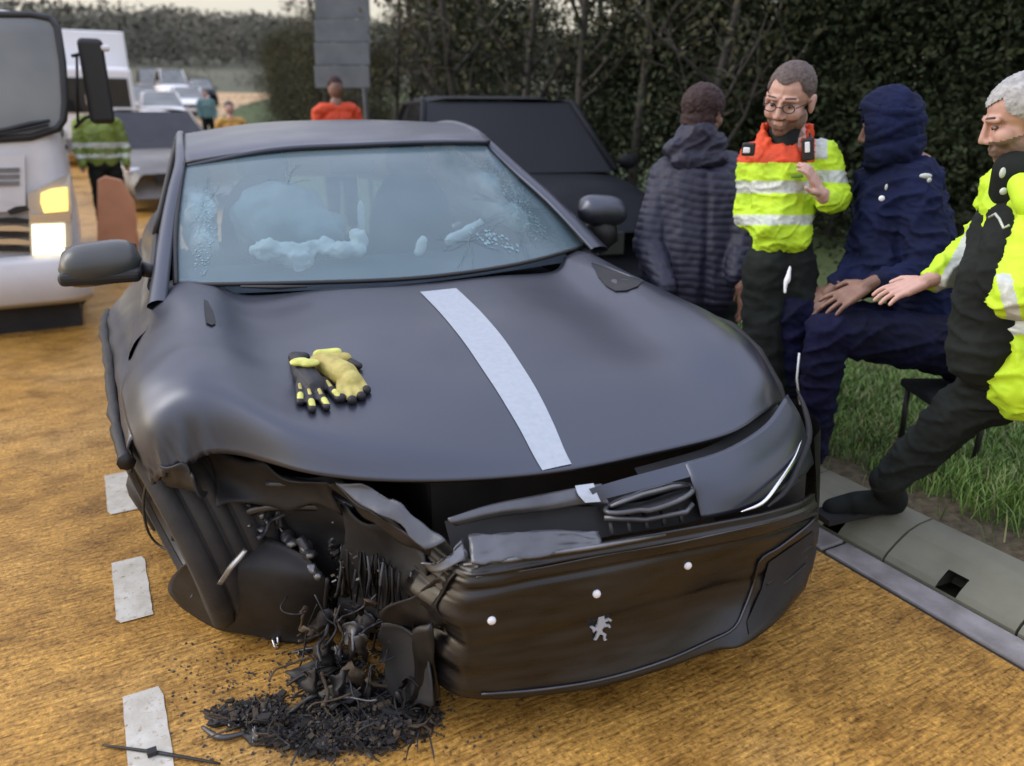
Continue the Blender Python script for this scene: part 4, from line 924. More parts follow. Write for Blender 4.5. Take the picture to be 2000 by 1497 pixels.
# fragments caught in the wreck
fb = MB(); random.seed(3)
for i in range(420):
    x = ru(640, 860); y = 1050 + (x - 640) * .35 + ru(0, 170); z = max(.02, .42 - (y - 1050) / 480 + ru(-.05, .03)); s = ru(.003, .012); c = LZ(x, y, z)
    fb.box(c, (s * ru(.5, 2), s * ru(.5, 2), s * ru(.3, 1.2)), Matrix.Rotation(ru(0, 3), 3, V3((ru(-1, 1), ru(-1, 1), ru(-1, 1) + .01))))
fb.build('wreck_fragments', [M['gloss']], car, smooth=False, kind='stuff')
fb = MB()
for i in range(150):
    x = ru(640, 870); y = 1060 + (x - 640) * .35 + ru(0, 110); z = max(.05, .45 - (y - 1050) / 480 + ru(-.02, .04)); s = ru(.003, .009); c = LZ(x, y, z)
    fb.box(c, (s * ru(.5, 3), s * ru(.5, 1), s * ru(.3, 1.2)), Matrix.Rotation(ru(0, 3), 3, V3((ru(-1, 1), ru(-1, 1), ru(-1, 1) + .01))))
fb.build('metal_fragments', [M['steel']], car, smooth=False, kind='stuff')
# torn wiring at the wing edge
for k in range(12):
    x = 262 + k * 9; y = 868 + k * 5; q = [LZ(x, y, .60), LZ(x + ru(-12, 12), y + ru(10, 30), .56), LZ(x + ru(-14, 14), y + ru(30, 60), .52)]
    MB().tube(q, ru(.003, .009), 5).build('torn_bracket', M[random.choice(['steel', 'blackpl', 'crushed'])], car)
q = cr_interp([list(LZ(*p)) for p in [(312, 905, .55), (288, 940, .44), (280, 990, .28), (290, 1040, .14), (315, 1068, .08), (350, 1075, .10)]], 30)
MB().tube([V3(p) for p in q], .0045, 6).build('wire_loop', M['gasket'], car)
# ================================================================== GLOVES ON THE BONNET
def hp(x, y, up): 
    p, n = onhood(x, y, up); return CM @ p
g1 = MB()
g1.cap(hp(582, 712, .012), hp(596, 742, .016), .024, .032).cap(hp(596, 740, .014), hp(616, 764, .014), .036, .032).cap(hp(575, 703, .008), hp(596, 703, .008), .018, .016)
tips1 = [((586, 758), (586, 792)), ((602, 768), (610, 806)), ((620, 768), (638, 802)), ((634, 752), (662, 786))]
for a, b in tips1: g1.cap(hp(*a, .013), hp(*b, .010), .0125, .0115)
glove = fuse('glove', g1, .004, M['gblack'], None, 3, label='yellow and black work glove with black cuff lying on the bonnet', category='glove', group='pair of work gloves on the bonnet')
pd = MB().ell(hp(588, 738, .050), (.030, .028, .010)).ell(hp(608, 740, .050), (.030, .026, .010)); fuse('back_panel', pd, .004, M['yellow'], glove, 2)
for a, b in tips1:
    c = (a[0] * .25 + b[0] * .75, a[1] * .25 + b[1] * .75); d = (a[0] * .0 + b[0] * 1.0, b[1] - 2)
    MB().cap(hp(*c, .019), hp(*d, .015), .0085, .0088).build('finger_pad', M['yellow'], glove)
    c = (a[0] * .8 + b[0] * .2, a[1] * .8 + b[1] * .2); d = (a[0] * .55 + b[0] * .45, a[1] * .55 + b[1] * .45)
    MB().cap(hp(*c, .020), hp(*d, .019), .006, .006).build('finger_pad', M['tan'], glove)
g2 = MB().cap(hp(620, 716, .016), hp(676, 712, .018), .022, .020).cap(hp(636, 722, .018), hp(676, 745, .02), .034, .038).cap(hp(666, 735, .016), hp(688, 756, .016), .036, .032)
tips2 = [((680, 760), (680, 782)), ((692, 762), (700, 786)), ((704, 756), (718, 778)), ((712, 745), (728, 766))]
for a, b in tips2: g2.cap(hp(a[0] - 14, a[1], .014), hp(b[0] - 14, b[1], .010), .0135, .0115)
gl2 = fuse('glove', g2, .004, M['tan'], None, 3, label='tan and yellow work glove with black fingertips lying palm up on the bonnet', category='glove', group='pair of work gloves on the bonnet')
for a, b in tips2: MB().ell(hp(b[0] - 12, b[1] + 2, .010), .0132).build('fingertip', M['gblack'], gl2)
fuse('cuff', MB().cap(hp(624, 709, .026), hp(662, 705, .028), .016, .014), .004, M['yellow'], gl2, 2)
MB().cap(hp(602, 722, .012), hp(614, 738, .012), .012, .012).build('cuff_lining', M['gblack'], gl2)
MB().cap(hp(686, 716, .012), hp(702, 722, .012), .014, .010).build('thumb', M['gblack'], gl2)

# ================================================================== DEBRIS ON THE ROAD
random.seed(15)
def inheap(x, y):
    # photo-space outline of the heap on the ground
    t = (x - 400) / 470
    mid = 1395 + 25 * math.sin(t * 2.6) - 20 * t; h = 14 + 66 * math.sin(min(1, max(0, t)) * 2.5)
    if abs(y - mid) < h and 0 < t < 1: return (1 - abs(y - mid) / h) * min(1, (1 - t) * 5, t * 5)
    if 560 < x < 760 and 1270 < y < 1420: return .4 * (1 - abs(x - 660) / 100)
    return 0
hv, hf, hm_ = [], [], []
n = 0; hb = [MB(), MB(), MB()]
while n < 170:
    x = ru(410, 860); y = ru(1280, 1480)
    if inheap(x, y) < .12: continue
    p = AZ(x, y, ru(.005, .045)); d = V3((ru(-1, 1), ru(-1, 1), ru(-.25, .45))).normalized(); q = [p]
    for j in range(3): q.append(q[-1] + d * ru(.01, .035)); d = (d + V3((ru(-.6, .6), ru(-.6, .6), ru(-.6, .3)))).normalized()
    hb[random.choice((0, 0, 0, 1))].tube(q, [.0012, .003, .0025, .001], 4, cap=False); n += 1
n = 0
while n < 6500:
    x = ru(400, 880); y = ru(1260, 1490); k = inheap(x, y) * max(0, min(1, .8 + 1.7 * noise.noise(V3((x * .013, y * .022, 3)))))
    if k <= 0 or k < rnd() * .9: continue
    z = ru(0, .055) * k; s = ru(.002, .0075) * (2.2 if rnd() < .04 else 1) * (1 + 1.2 * (rnd() < .06)); 
    q = rnd(); b = hb[0 if q < .72 else (1 if q < .97 else 2)]
    b.box(AZ(x, y, z + .003), (s * ru(.6, 2.6), s * ru(.5, 1.4), s * ru(.2, .9)), Matrix.Rotation(ru(0, 3.1), 3, V3((ru(-.6, .6), ru(-.6, .6), 1))))
    n += 1
V, F, I = [], [], []
for i, b in enumerate(hb):
    o_ = len(V); V += b.v; F += [tuple(q + o_ for q in f) for f in b.f]; I += [i] * len(b.f)
mobj('debris_heap', V, F, [M['blackpl'], M['brownpl'], M['steel']], mi=I, smooth=False, kind='stuff', label='heap of dark broken plastic and grit spilled on the road', category='debris')
gr = MB(); n = 0
while n < 900:
    x = random.gauss(620, 170); y = random.gauss(1370, 75)
    if x < 330 or y < 1240 or y > 1560: continue
    s = ru(.0015, .005); gr.box(AZ(x, y, s * .4), (s * 1.6, s, s * .7), Matrix.Rotation(ru(0, 3.1), 3, 'Z')); n += 1
gr.build('scattered_grit', M['crushed'], smooth=False, kind='stuff', label='fine dark grit scattered round the debris heap', category='debris')
def shard(name, pts, zs_, m, label, cat='debris', th=.006, amp=.006):
    c = [AZ(x, y, z) for (x, y), z in zip(pts, zs_)]; A, B, C2, D = c[0], c[1], c[2], c[-1]; sd_ = pts[0][0]
    G = [[(A.lerp(B, i / 9)).lerp(D.lerp(C2, i / 9), j / 7) for i in range(10)] for j in range(8)]
    for j in range(8):
        for i in range(10):
            p = G[j][i]; e = .016 if i in (0, 9) or j in (0, 7) else .008
            G[j][i] = p + V3(noise.noise_vector(p * 22 + V3((sd_, 0, 0)))) * e + V3((0, 0, .012 * math.sin(i * .7 + sd_) * math.sin(j * .6)))
            G[j][i].z = max(.003, G[j][i].z)
    v_ = [p for r_ in G for p in r_]; f_ = [(j * 10 + i, j * 10 + i + 1, j * 10 + i + 11, j * 10 + i + 10) for j in range(7) for i in range(9)]
    o = mobj(name, v_, f_, m, smooth=True, label=label, category=cat, group='broken pieces on the road by the wreck'); thick(o, th); return o
def splinter(pts, r, m, label, name='broken_strip'):
    q = cr_interp([list(AZ(*p)) for p in pts], 18); o = MB().tube([V3(p) for p in q], [r * (.5 + .5 * math.sin(math.pi * (i + 1) / 20)) for i in range(18)], 5).build(name, m, None, label=label, category='debris', group='broken pieces on the road by the wreck'); return o
splinter([(200, 1456, .006), (290, 1468, .008), (340, 1476, .01), (430, 1492, .006)], .0048, M['gasket'], 'thin black bent strip lying across the nearest white dash')
MB().box(AZ(297, 1469, .012), (.022, .02, .012)).build('broken_clip', M['gasket'], None, smooth=False, label='small black clip lying on the strip over the nearest white dash', category='debris')
splinter([(560, 1340, .01), (590, 1320, .035), (640, 1300, .05), (700, 1290, .04)], .006, M['blackpl'], 'dark bent hose arching out of the top of the debris heap', 'broken_hose')
splinter([(570, 1275, .012), (610, 1266, .02), (660, 1270, .015)], .004, M['steel'], 'thin pale wire lying on the road above the debris heap')
splinter([(400, 1400, .006), (440, 1412, .01), (470, 1408, .006)], .006, M['blackpl'], 'short dark splinter at the left tip of the debris heap')
splinter([(395, 1420, .004), (430, 1440, .012), (480, 1432, .008)], .008, M['crushed'], 'dull grey splinter at the left tip of the debris heap')
shard('plastic_shard', [(560, 1310), (640, 1285), (690, 1300), (640, 1340), (590, 1345)], [.03, .06, .04, .03, .01], M['blackpl'], 'folded black plastic shard on top of the debris heap')
shard('plastic_shard', [(690, 1380), (760, 1365), (830, 1385), (800, 1420), (720, 1418)], [.02, .04, .03, .02, .01], M['gloss'], 'glossy black shard at the right end of the debris heap')
shard('plastic_shard', [(470, 1440), (520, 1422), (560, 1440), (520, 1462)], [.01, .03, .02, .01], M['blackpl'], 'grey shard in the left part of the debris heap')
shard('white_fragment', [(482, 1428), (496, 1422), (504, 1440), (490, 1452)], [.02, .045, .03, .02], M['steel'], 'small pale fragment standing in the left part of the debris heap')
shard('metal_fragment', [(646, 1258), (660, 1262), (668, 1280), (652, 1282)], [.02, .04, .02, .015], M['steel'], 'pale bent clip on the road under the torn corner')
shard('metal_fragment', [(500, 1232), (520, 1236), (546, 1252), (520, 1250)], [.012, .02, .01, .008], M['crushed'], 'dull sliver beside the splayed wheel arch liner')
shard('metal_fragment', [(536, 1250), (546, 1248), (548, 1260), (538, 1262)], [.01, .02, .01, .01], M['chrome'], 'tiny bright fragment beside the splayed wheel arch liner')
shard('plastic_shard', [(600, 1350), (660, 1330), (720, 1350), (700, 1390), (640, 1392)], [.03, .07, .05, .04, .03], M['gloss'], 'rumpled dark shard in the middle of the debris heap')
shard('plastic_shard', [(740, 1330), (800, 1320), (845, 1350), (800, 1372), (750, 1368)], [.03, .06, .05, .03, .02], M['blackpl'], 'matt black shard under the broken bumper end')

# ================================================================== TRUCK
YT = 6.45
def T(x, y, Y=YT):
    d = ray(x, y); t = Y / d.y; return _C + d * t
tk = empty('tipper_truck', (T(-150, 700).x, YT, 0), label='white lorry cab with lit headlamp behind the wreck', category='truck')
def TW(v): return [p - tk.location for p in v]
def tb(mb, name, m, parent=tk, **kw):
    mb.v = TW(mb.v) if parent is tk or parent.parent is tk else mb.v; return mb.build(name, m, parent, **kw)
xr = T(152, 450).x; xl = xr - 2.05
zt = T(80, 14).z; zb = T(80, 500).z
def cabring(z, inset, yoff, rad=.16, n=6):
    x0, x1, y0, y1 = xl + inset, xr - inset, YT + yoff, YT + 1.75
    p = []
    for (cx, cy, a0) in ((x0 + rad, y0 + rad, 180), (x1 - rad, y0 + rad, 270)):
        for k in range(n + 1): a = R(a0 + 90 * k / n); p.append(V3((cx + rad * math.cos(a), cy + rad * math.sin(a), z)))
    p += [V3((x1, y1, z)), V3((x0, y1, z))]; return p
z_ws0, z_ws1 = T(60, 290).z, T(60, 22).z
rings = [cabring(zb, .0, .02), cabring(T(80, 400).z, .0, .0), cabring(z_ws0, .0, .02), cabring(T(80, 150).z, .03, .09), cabring(T(80, 40).z, .07, .18), cabring(zt, .13, .28), cabring(zt + .02, .4, .6)]
cb = MB().grid(rings, closed=True); nring = len(rings[0]); cb.f.append(tuple(range((len(rings) - 1) * nring, len(rings) * nring)))
cab = tb(cb, 'cab', M['white'], tk); 
def TP(x, y, off=.0):            # point of the cab front under a photo pixel
    p = T(x, y); z = p.z; t = (z - zb) / (zt - zb)
    yo = np.interp(z, [zb, T(80, 400).z, z_ws0, T(80, 150).z, T(80, 40).z, zt], [.02, 0, .02, .09, .18, .28]); return T(x, y, YT + float(yo) + off)
def tpoly(name, pts, m, off=-.006, th=0, parent=tk, up=1, mir=False):
    c = [TP(x, y, off) for x, y in pts]
    if mir: c = [V3((xl + xr - p.x, p.y, p.z)) for p in c][::-1]
    ce = sum(c, V3()) / len(c)
    mb = MB().add(c + [ce], [(i, (i + 1) % len(c), len(c)) for i in range(len(c))]); o = tb(mb, name, m, parent, smooth=False)
    if th: thick(o, th, 0)
    return o
W_ = [(-420, 30), (60, 30), (98, 36), (112, 55), (122, 120), (127, 200), (124, 235), (112, 252), (60, 268), (-420, 300)]
def wright(y): return float(np.interp(y, [30, 36, 55, 120, 200, 235, 252, 268], [60, 98, 112, 122, 127, 124, 112, 60]))
G = []
for i in range(14):
    y = 30 + 238 * i / 13; G.append([TP(-420 + (wright(y) + 420) * j / 16, y + (1 - j / 16) * 32 * max(0, (y - 150) / 118), -.012) for j in range(17)])
tb(MB().grid(G), 'windscreen', M['tglass'])
ws_r = [TP(x, y, -.012) for x, y in W_]; mb = MB().tube(ws_r + ws_r[:1], .026, 6); tb(mb, 'windscreen_rubber', M['gasket'])
mb = MB().tube([TP(-60, 268, -.05), TP(20, 252, -.05), TP(60, 242, -.05), TP(98, 236, -.05)], [.012, .016, .016, .01], 6); tb(mb, 'wiper', M['gasket'])
mb = MB().tube([TP(-60, 282, -.05), TP(0, 262, -.05), TP(95, 244, -.06)], .01, 6); tb(mb, 'wiper_arm', M['gasket'])
# front panel, vent, grille bars
tpoly('front_panel', [(-300, 315), (48, 303), (50, 400), (44, 412), (-300, 430)], M['white'], -.03, .03)
for k in range(3): tpoly('vent_slot', [(-60, 330 + k * 13), (38, 328 + k * 13), (38, 336 + k * 13), (-60, 338 + k * 13)], M['grey'], -.052, .012)
tpoly('badge', [(14, 412), (30, 404), (48, 402), (58, 410), (40, 416), (20, 420)], M['gasket'], -.04, .015)
for k, (y0, m_) in enumerate(((425, 'gasket'), (440, 'chrome'), (452, 'gasket'), (466, 'chrome'), (480, 'gasket'))):
    tpoly('grille_bar', [(-255, y0 + 12), (30, y0), (58, y0 + 4), (58, y0 + 12), (30, y0 + 9), (-255, y0 + 21)], M[m_], -.03 - .012 * (k % 2), .02)
# headlamp cluster
for mi_ in (False, True):
    hl = tpoly('headlamp_housing', [(54, 378), (84, 364), (136, 338), (140, 400), (141, 498), (60, 500)], M['lampg'], -.03, .03, mir=mi_)
    tpoly('indicator', [(80, 378), (100, 370), (131, 366), (133, 412), (86, 416), (79, 396)], M['lampo'], -.065, .03, hl, mir=mi_)
    tpoly('headlamp', [(62, 440), (126, 438), (128, 496), (64, 498)], M['lampw'], -.065, .03, hl, mir=mi_)
    tpoly('lamp_divider', [(58, 420), (138, 416), (138, 432), (58, 436)], M['chrome'], -.06, .02, hl, mir=mi_)
# bumper
bmx = MB(); G = []
for (z, yo) in ((T(80, 502).z, -.02), (T(80, 515).z, -.06), (T(80, 580).z, -.06), (T(80, 590).z, -.02)):
    G.append([V3((xl + .03, YT + .5, z))] + [p for p in cabring(z, 0, yo, .14)[:-2]] + [V3((xr, YT + .5, z))])
bmx.grid(G); bo_ = tb(bmx, 'truck_bumper', M['white']); thick(bo_, .03)
for (a, b2) in ((-30, 22), (80, 132)): tpoly('fog_lamp_recess', [(a, 527), (b2, 526), (b2, 549), (a, 552)], M['gasket'] if a < 0 else M['grey'], -.07, .02)
mb = MB().box((xl + 1.02, YT + .5, T(80, 594).z + .0 - .1), (1.9, .9, .22)); tb(mb, 'axle_beam', M['dark'], smooth=False)
for s in (0, 1):
    x = xr - .17 - s * 1.7; mb = MB().lathe((x, YT + .75, .38), (1, 0, 0), [(.22, -.12), (.34, -.12), (.38, -.08), (.38, .08), (.34, .12), (.22, .12), (.2, .05)], 28); wl = tb(mb, 'truck_wheel', M['rubber'])
mb = MB().box((xl + 1.02, YT + 3.6, 1.0), (1.9, 3.2, .7)).box((xl + 1.02, YT + 3.6, .7), (1.0, 3.4, .3)); tb(mb, 'load_bed', M['whitef'], smooth=False)
for x in (xr - .3, xl + .3): mb = MB().lathe((x, YT + 4.2, .38), (1, 0, 0), [(.2, -.12), (.38, -.12), (.38, .12), (.2, .12)], 24); tb(mb, 'truck_wheel', M['rubber'])
# big mirror on its arms
mb = MB().box(T(188, 160, 6.7), (.165, .09, .58)); o = tb(mb, 'truck_mirror', M['gasket'], smooth=False); bevel(o, .035, 3)
mb = MB().box(T(190, 94, 6.7), (.16, .08, .04)); o = tb(mb, 'mirror_cap', M['whitef'], smooth=False); bevel(o, .015, 2)
mb = MB().tube([T(140, 110, 6.75), T(165, 104, 6.72), T(188, 104, 6.72)], .012, 6).tube([T(146, 250, 6.75), T(165, 232, 6.72), T(186, 222, 6.72)], .012, 6).tube([T(150, 110, 6.74), T(152, 240, 6.74)], .01, 6); tb(mb, 'mirror_arm', M['gasket'])
tb(MB().box(V3((xr + .003, YT + .95, T(80, 170).z - .03)), (.012, .72, .62)), 'side_window', M['tglass'], smooth=False)
tb(MB().box(V3((xr + .004, YT + 1.25, T(80, 300).z)), (.02, .16, .035)), 'door_handle', M['gasket'], smooth=False)

# ================================================================== GENERIC VEHICLES BEHIND
def vehicle(name, loc, rz, L_, W, H, paint, label, cat, group=None, hood=.28, ws=.18, roof=.45, boxy=False, glass='tglass', lights=False):
    kw = dict(label=label, category=cat)
    if group: kw['group'] = group
    o = empty(name, loc, rz, **kw)
    def ringp(y, z0, z1, w0, w1): # lower body section
        return [V3((-w0, y, z0)), V3((-w0 * 1.02, y, (z0 + z1) * .5)), V3((-w1, y, z1 - .04)), V3((-w1 * .9, y, z1)), V3((w1 * .9, y, z1)), V3((w1, y, z1 - .04)), V3((w0 * 1.02, y, (z0 + z1) * .5)), V3((w0, y, z0))]
    hw = W / 2; b = H * (.62 if not boxy else .55)
    st = [(0, .25, b * .62, .80, .70), (.04, .2, b * .80, .93, .88), (.10, .18, b * .88, .98, .94), (hood, .18, b, 1, .96), (.8, .18, b * 1.02, 1, .96), (.96, .2, b * 1.0, .97, .93), (1, .3, b * .9, .9, .85)]
    mb = MB().grid([ringp(L_ * t, z0, z1, hw * w0, hw * w1) for (t, z0, z1, w0, w1) in st], closed=True)
    mb.f += [tuple(range(8)), tuple(48 + i for i in range(8))[::-1]]
    body = mb.build('body', paint, o); sub(body, 1)
    y0, y1, y2, y3 = L_ * hood, L_ * (hood + ws), L_ * (.93 if boxy else .78), L_ * .97
    def cr_(y, z, w): return [V3((-w * hw, y, z)), V3((-w * hw * .7, y, z + .03)), V3((w * hw * .7, y, z + .03)), V3((w * hw, y, z))]
    MB().grid([cr_(y1, H - .05, .74), cr_((y1 + y2) / 2, H - .01, .76), cr_(y2, H - .05, .74)]).build('roof', paint, o)
    MB().grid([[V3((-.9 * hw, y0, b - .03)), V3((.9 * hw, y0, b - .03))], [V3((-.74 * hw, y1, H - .05)), V3((.74 * hw, y1, H - .05))]]).build('windscreen', M[glass], o)
    MB().grid([[V3((-.9 * hw, y3, b - .03)), V3((.9 * hw, y3, b - .03))], [V3((-.74 * hw, y2, H - .05)), V3((.74 * hw, y2, H - .05))]]).build('rear_window', M[glass], o)
    for s in (-1, 1):
        MB().grid([[V3((s * .92 * hw, y0, b - .03)), V3((s * .94 * hw, (y0 + y3) / 2, b - .03)), V3((s * .92 * hw, y3, b - .03))], [V3((s * .74 * hw, y1, H - .05)), V3((s * .755 * hw, (y1 + y2) / 2, H - .04)), V3((s * .74 * hw, y2, H - .05))]]).build('side_window', M['whitef'] if boxy and False else M['sideglass'], o)
        MB().tube([(s * .9 * hw, y0, b - .02), (s * .74 * hw, y1, H - .05), (s * .74 * hw, y2, H - .05), (s * .9 * hw, y3, b - .02)], .03, 6).build('window_frame', paint, o)
        for yy in (.19, .80):
            w_ = MB().lathe((s * (hw - .1), L_ * yy, .32), (s, 0, 0), [(.01, .05), (.2, .06), (.2, .10), (.30, .11), (.32, .07), (.32, -.1)], 20).build('wheel', M['rubber'], o)
        MB().ell((s * hw * .72, L_ * .035, b * .66), (.16, .07, .07), nu=10, nv=6).build('headlight', M['lampw'] if lights else M['lampg'], o)
        MB().ell((s * hw * 1.08, y0 + .15, b + .05), (.1, .06, .07), nu=10, nv=6).build('wing_mirror', paint, o)
    MB().box((0, -.01, .55), (W * .45, .06, .16)).build('grille', M['gasket'], o, smooth=False)
    MB().box((0, -.03, .36), (.5, .03, .11)).build('number_plate', M['whitef'], o, smooth=False)
    return o
# dark car parked on the verge, right behind
p = AD(1060, 360, 5.6); vehicle('parked_car', (p.x + .12, p.y - .15, .05), R(-14), 4.6, 1.95, 1.62, M['darkcar'], 'black car standing on the verge just behind the wreck', 'car', glass='blackglass')
vehicle('silver_car', (T(345, 250, 13.8).x, 13.8, 0), R(6), 4.5, 1.85, 1.62, M['silvercar'], 'dull silver car in the lane behind the wreck', 'car', glass='sideglass')
p = T(180, 200, 24); lr = empty('white_lorry', (T(175, 200, 24).x, 24, 0), label='tall white lorry far behind the truck mirror', category='truck')
o = MB().box((0, 5.2, 2.25), (2.3, 7, 2.9)).build('cargo_box', M['whitef'], lr, smooth=False); bevel(o, .04)
o = MB().box((0, .85, 1.6), (2.2, 1.6, 2.2)).build('cab', M['whitef'], lr, smooth=False); bevel(o, .12, 3)
o = MB().box((0, .03, 2.0), (1.95, .04, .85)).build('windscreen', M['sideglass'], lr, smooth=False)
o = MB().box((0, .02, .75), (2.2, .06, .35)).build('bumper', M['grey'], lr, smooth=False)
for s in (-1, 1):
    MB().lathe((s * .9, 1.0, .45), (1, 0, 0), [(.2, -.14), (.45, -.14), (.45, .14), (.2, .14)], 20).build('wheel', M['rubber'], lr); MB().lathe((s * .9, 6.8, .45), (1, 0, 0), [(.2, -.14), (.45, -.14), (.45, .14), (.2, .14)], 20).build('wheel', M['rubber'], lr)
    MB().box((s * .8, -.01, 1.05), (.3, .05, .16)).build('headlight', M['lampg'], lr, smooth=False)
for (x, Y, H_, m_, lb) in [(352, 58, 2.5, 'whitef', 'white van at the head of the distant queue'), (306, 66, 2.5, 'silvercar', 'grey van in the distant queue left of the white van'), (320, 38, 1.6, 'whitef', 'white car in front of the distant vans'), (285, 46, 1.7, 'silvercar', 'silver car at the left of the distant queue'), (374, 48, 1.6, 'whitef', 'white car at the right end of the distant queue'), (402, 62, 1.9, 'darkcar', 'dark van at the right edge of the distant queue')]:
    p = T(x, 200, Y); vehicle('queued_vehicle', (p.x, Y, rise(Y)), R(ru(-3, 3)), 4.6, 1.9, H_, M[m_], lb, 'vehicle', group='vehicles queued in the distance', lights=False)

# ================================================================== SIGN, BARRIERS
sg = empty('road_sign', (AD(668, 200, 10).x, AD(668, 200, 10).y, .3), label='back of a large grey road sign seen over the roof', category='sign')
def sgp(x, y, d=10): return AD(x, y, d) - sg.location
wv = sgp(722, 100) - sgp(615, 100); hx = wv.normalized()
MB2 = []
for (ya, yb2) in ((-90, -50), (-45, -8), (-3, 36), (41, 81), (86, 126), (131, 171)):
    q = [sgp(615, ya), sgp(722, ya), sgp(722, yb2), sgp(615, yb2)]; ce = sum(q, V3()) / 4
    rot = frame(hx.cross(V3((0, 0, 1)))); w_ = (q[1] - q[0]).length; h_ = (q[0] - q[3]).length
    o = MB().box(ce, (w_, .03, h_), rot).build('sign_plank', M['sign'], sg, smooth=False); bevel(o, .006)
for x in (640, 697):
    t_ = sgp(x, -90, 9.93); b_ = V3((t_.x, t_.y, -.4)); MB().tube([t_, b_], .035, 10).build('sign_post', M['sign'], sg)
# orange barrier boards behind the mirror
br = empty('road_barrier', (T(225, 400, 8.6).x, 8.6, 0), label='orange plastic barrier board beside the lorry', category='barrier')
def bp_(x, y, Y=8.6): return T(x, y, Y) - br.location
q = [bp_(190, 352), bp_(206, 344), bp_(238, 352), bp_(262, 392), bp_(268, 430), bp_(266, 478), bp_(190, 478)]
n_ = len(q); o = MB().add([p_ + V3((0, -.03, 0)) for p_ in q] + [p_ + V3((0, .03, 0)) for p_ in q], [tuple(range(n_)), tuple(range(n_, 2 * n_))[::-1]] + [(i_, n_ + i_, n_ + (i_ + 1) % n_, (i_ + 1) % n_) for i_ in range(n_)]).build('barrier_board', M['cone'], br, smooth=False); bevel(o, .01)
for x in (200, 256): MB().box(V3((bp_(x, 400).x, 0, .04)), (.12, .5, .08)).build('barrier_foot', M['gasket'], br, smooth=False)
for x in (200, 256): MB().box(V3((bp_(x, 400).x, .05, .2)), (.04, .03, .4)).build('barrier_post', M['cone'], br, smooth=False)
p = T(452, 250, 15)
cn = empty('traffic_cone', (T(470, 260, 14).x, 14, 0), label='orange traffic cone with pale band behind the wreck', category='cone')
MB().lathe((0, 0, 0), (0, 0, 1), [(.14, .03), (.085, .35)], 20).build('cone_body', M['cone'], cn); MB().lathe((0, 0, 0), (0, 0, 1), [(.086, .35), (.058, .52)], 20).build('pale_band', M['refl'], cn)
MB().lathe((0, 0, 0), (0, 0, 1), [(.058, .52), (.025, .74), (.001, .75)], 20).build('cone_tip', M['cone'], cn); MB().box((0, 0, .02), (.36, .36, .04)).build('cone_base', M['gasket'], cn, smooth=False)
# ================================================================== PEOPLE
def J(x, y, d): return AD(x, y, d)
def put(o, root):
    o.parent = root; o.matrix_parent_inverse = Matrix.Translation(-V3(root.location)); return o
def proot(x, y, d, z, **kw):
    p = J(x, y, d); return empty('person', (p.x, p.y, z), category='person', **kw)
wrk = lambda s, a, sd=0: (lambda p: a * .55 * noise.noise(p * s * .7 + V3((sd, 0, 0))) + a * .9 * ((1 - abs(noise.noise(V3(((p.x + p.z * .5) * s * .8, p.y * s * .8, (p.z - p.x * .4) * s * 1.9 + sd))))) ** 5 - .35) + a * .35 * ((1 - abs(noise.noise(V3((p.x * s * 2.2, p.y * s * 2.2, (p.z + p.x * .6) * s * 3.6 + sd))))) ** 4 - .35))
def headset(mb, c, Mf, s=1.0, ears=True):
    h = lambda p: c + Mf @ (V3(p) * s)
    def e(p, r): mb.ell(h(p), tuple(q * s for q in r), Mf, 16, 12)
    e((0, -.012, .035), (.076, .096, .084)); e((0, .025, -.035), (.060, .066, .080)); e((0, .055, -.092), (.030, .032, .024))
    for k in (-1, 1):
        e((k * .036, .058, -.028), (.028, .030, .030)); e((k * .046, .0, -.065), (.022, .045, .035))
        if ears: e((k * .078, -.008, -.012), (.010, .022, .034)); e((k * .083, -.016, .002), (.006, .016, .020))
        mb.cap(h((k * .014, .086, .027)), h((k * .050, .074, .022)), .010 * s, .009 * s, 8)
        mb.cap(h((k * .010, .098, -.034)), h((k * .014, .092, -.036)), .009 * s, .008 * s, 8)
    mb.cap(h((0, .088, .016)), h((0, .106, -.028)), .008 * s, .0115 * s, 8)
    mb.cap(h((-.020, .084, -.060)), h((.020, .084, -.060)), .008 * s, .008 * s, 8); mb.cap(h((-.016, .083, -.073)), h((.016, .083, -.073)), .009 * s, .009 * s, 8)
    mb.cap(h((0, -.02, -.06)), h((0, -.045, -.19)), .054 * s, .060 * s, 12)
    return h
M['eyew'] = mat('eye_white', (.17, .14, .13), .4)
def eyes(root, h, Mf, s=1.0):
    for k in (-1, 1):
        o = MB().ell(h((k * .031, .079, .003)), (.0105 * s, .007 * s, .0055 * s), Mf, 10, 8).build('eye', M['eyew'], None); put(o, root)
        o2 = MB().ell(h((k * .031, .0845, .002)), (.0052 * s, .003 * s, .0048 * s), Mf, 8, 6).build('pupil', M['gasket'], o)
        o2 = MB().cap(h((k * .016, .090, .030)), h((k * .048, .080, .032)), .0045 * s, .003 * s, 6).build('eyebrow', M['hairbr'], None); put(o2, root)
def hairshell(root, h, Mf, s, m, grow=.006, fy=.045, low=-.03, top=.075):
    c0 = h((0, 0, 0)); inv = Mf.inverted()
    mb = MB(); mb.ell(h((0, -.014, .037)), tuple(q * s for q in (.076 + grow, .096 + grow, .084 + grow)), Mf, 24, 18); mb.ell(h((0, -.045, -.02)), tuple(q * s for q in (.068 + grow, .055 + grow, .06)), Mf, 16, 12)
    def cut(p):
        q = inv @ (p - c0) / s
        hair_line = q.z > top - .9 * max(0, q.y - .02) * 0 
        if q.y > fy: return q.z < top + .10 * (q.y - fy) * 4 - .02 * math.cos(q.x * 40)
        return q.z < low + max(0, q.y + .03) * .9
    o = fuse('hair', mb, .005, m, None, 2, wrk(60, .0035), post=cut); put(o, root); return o
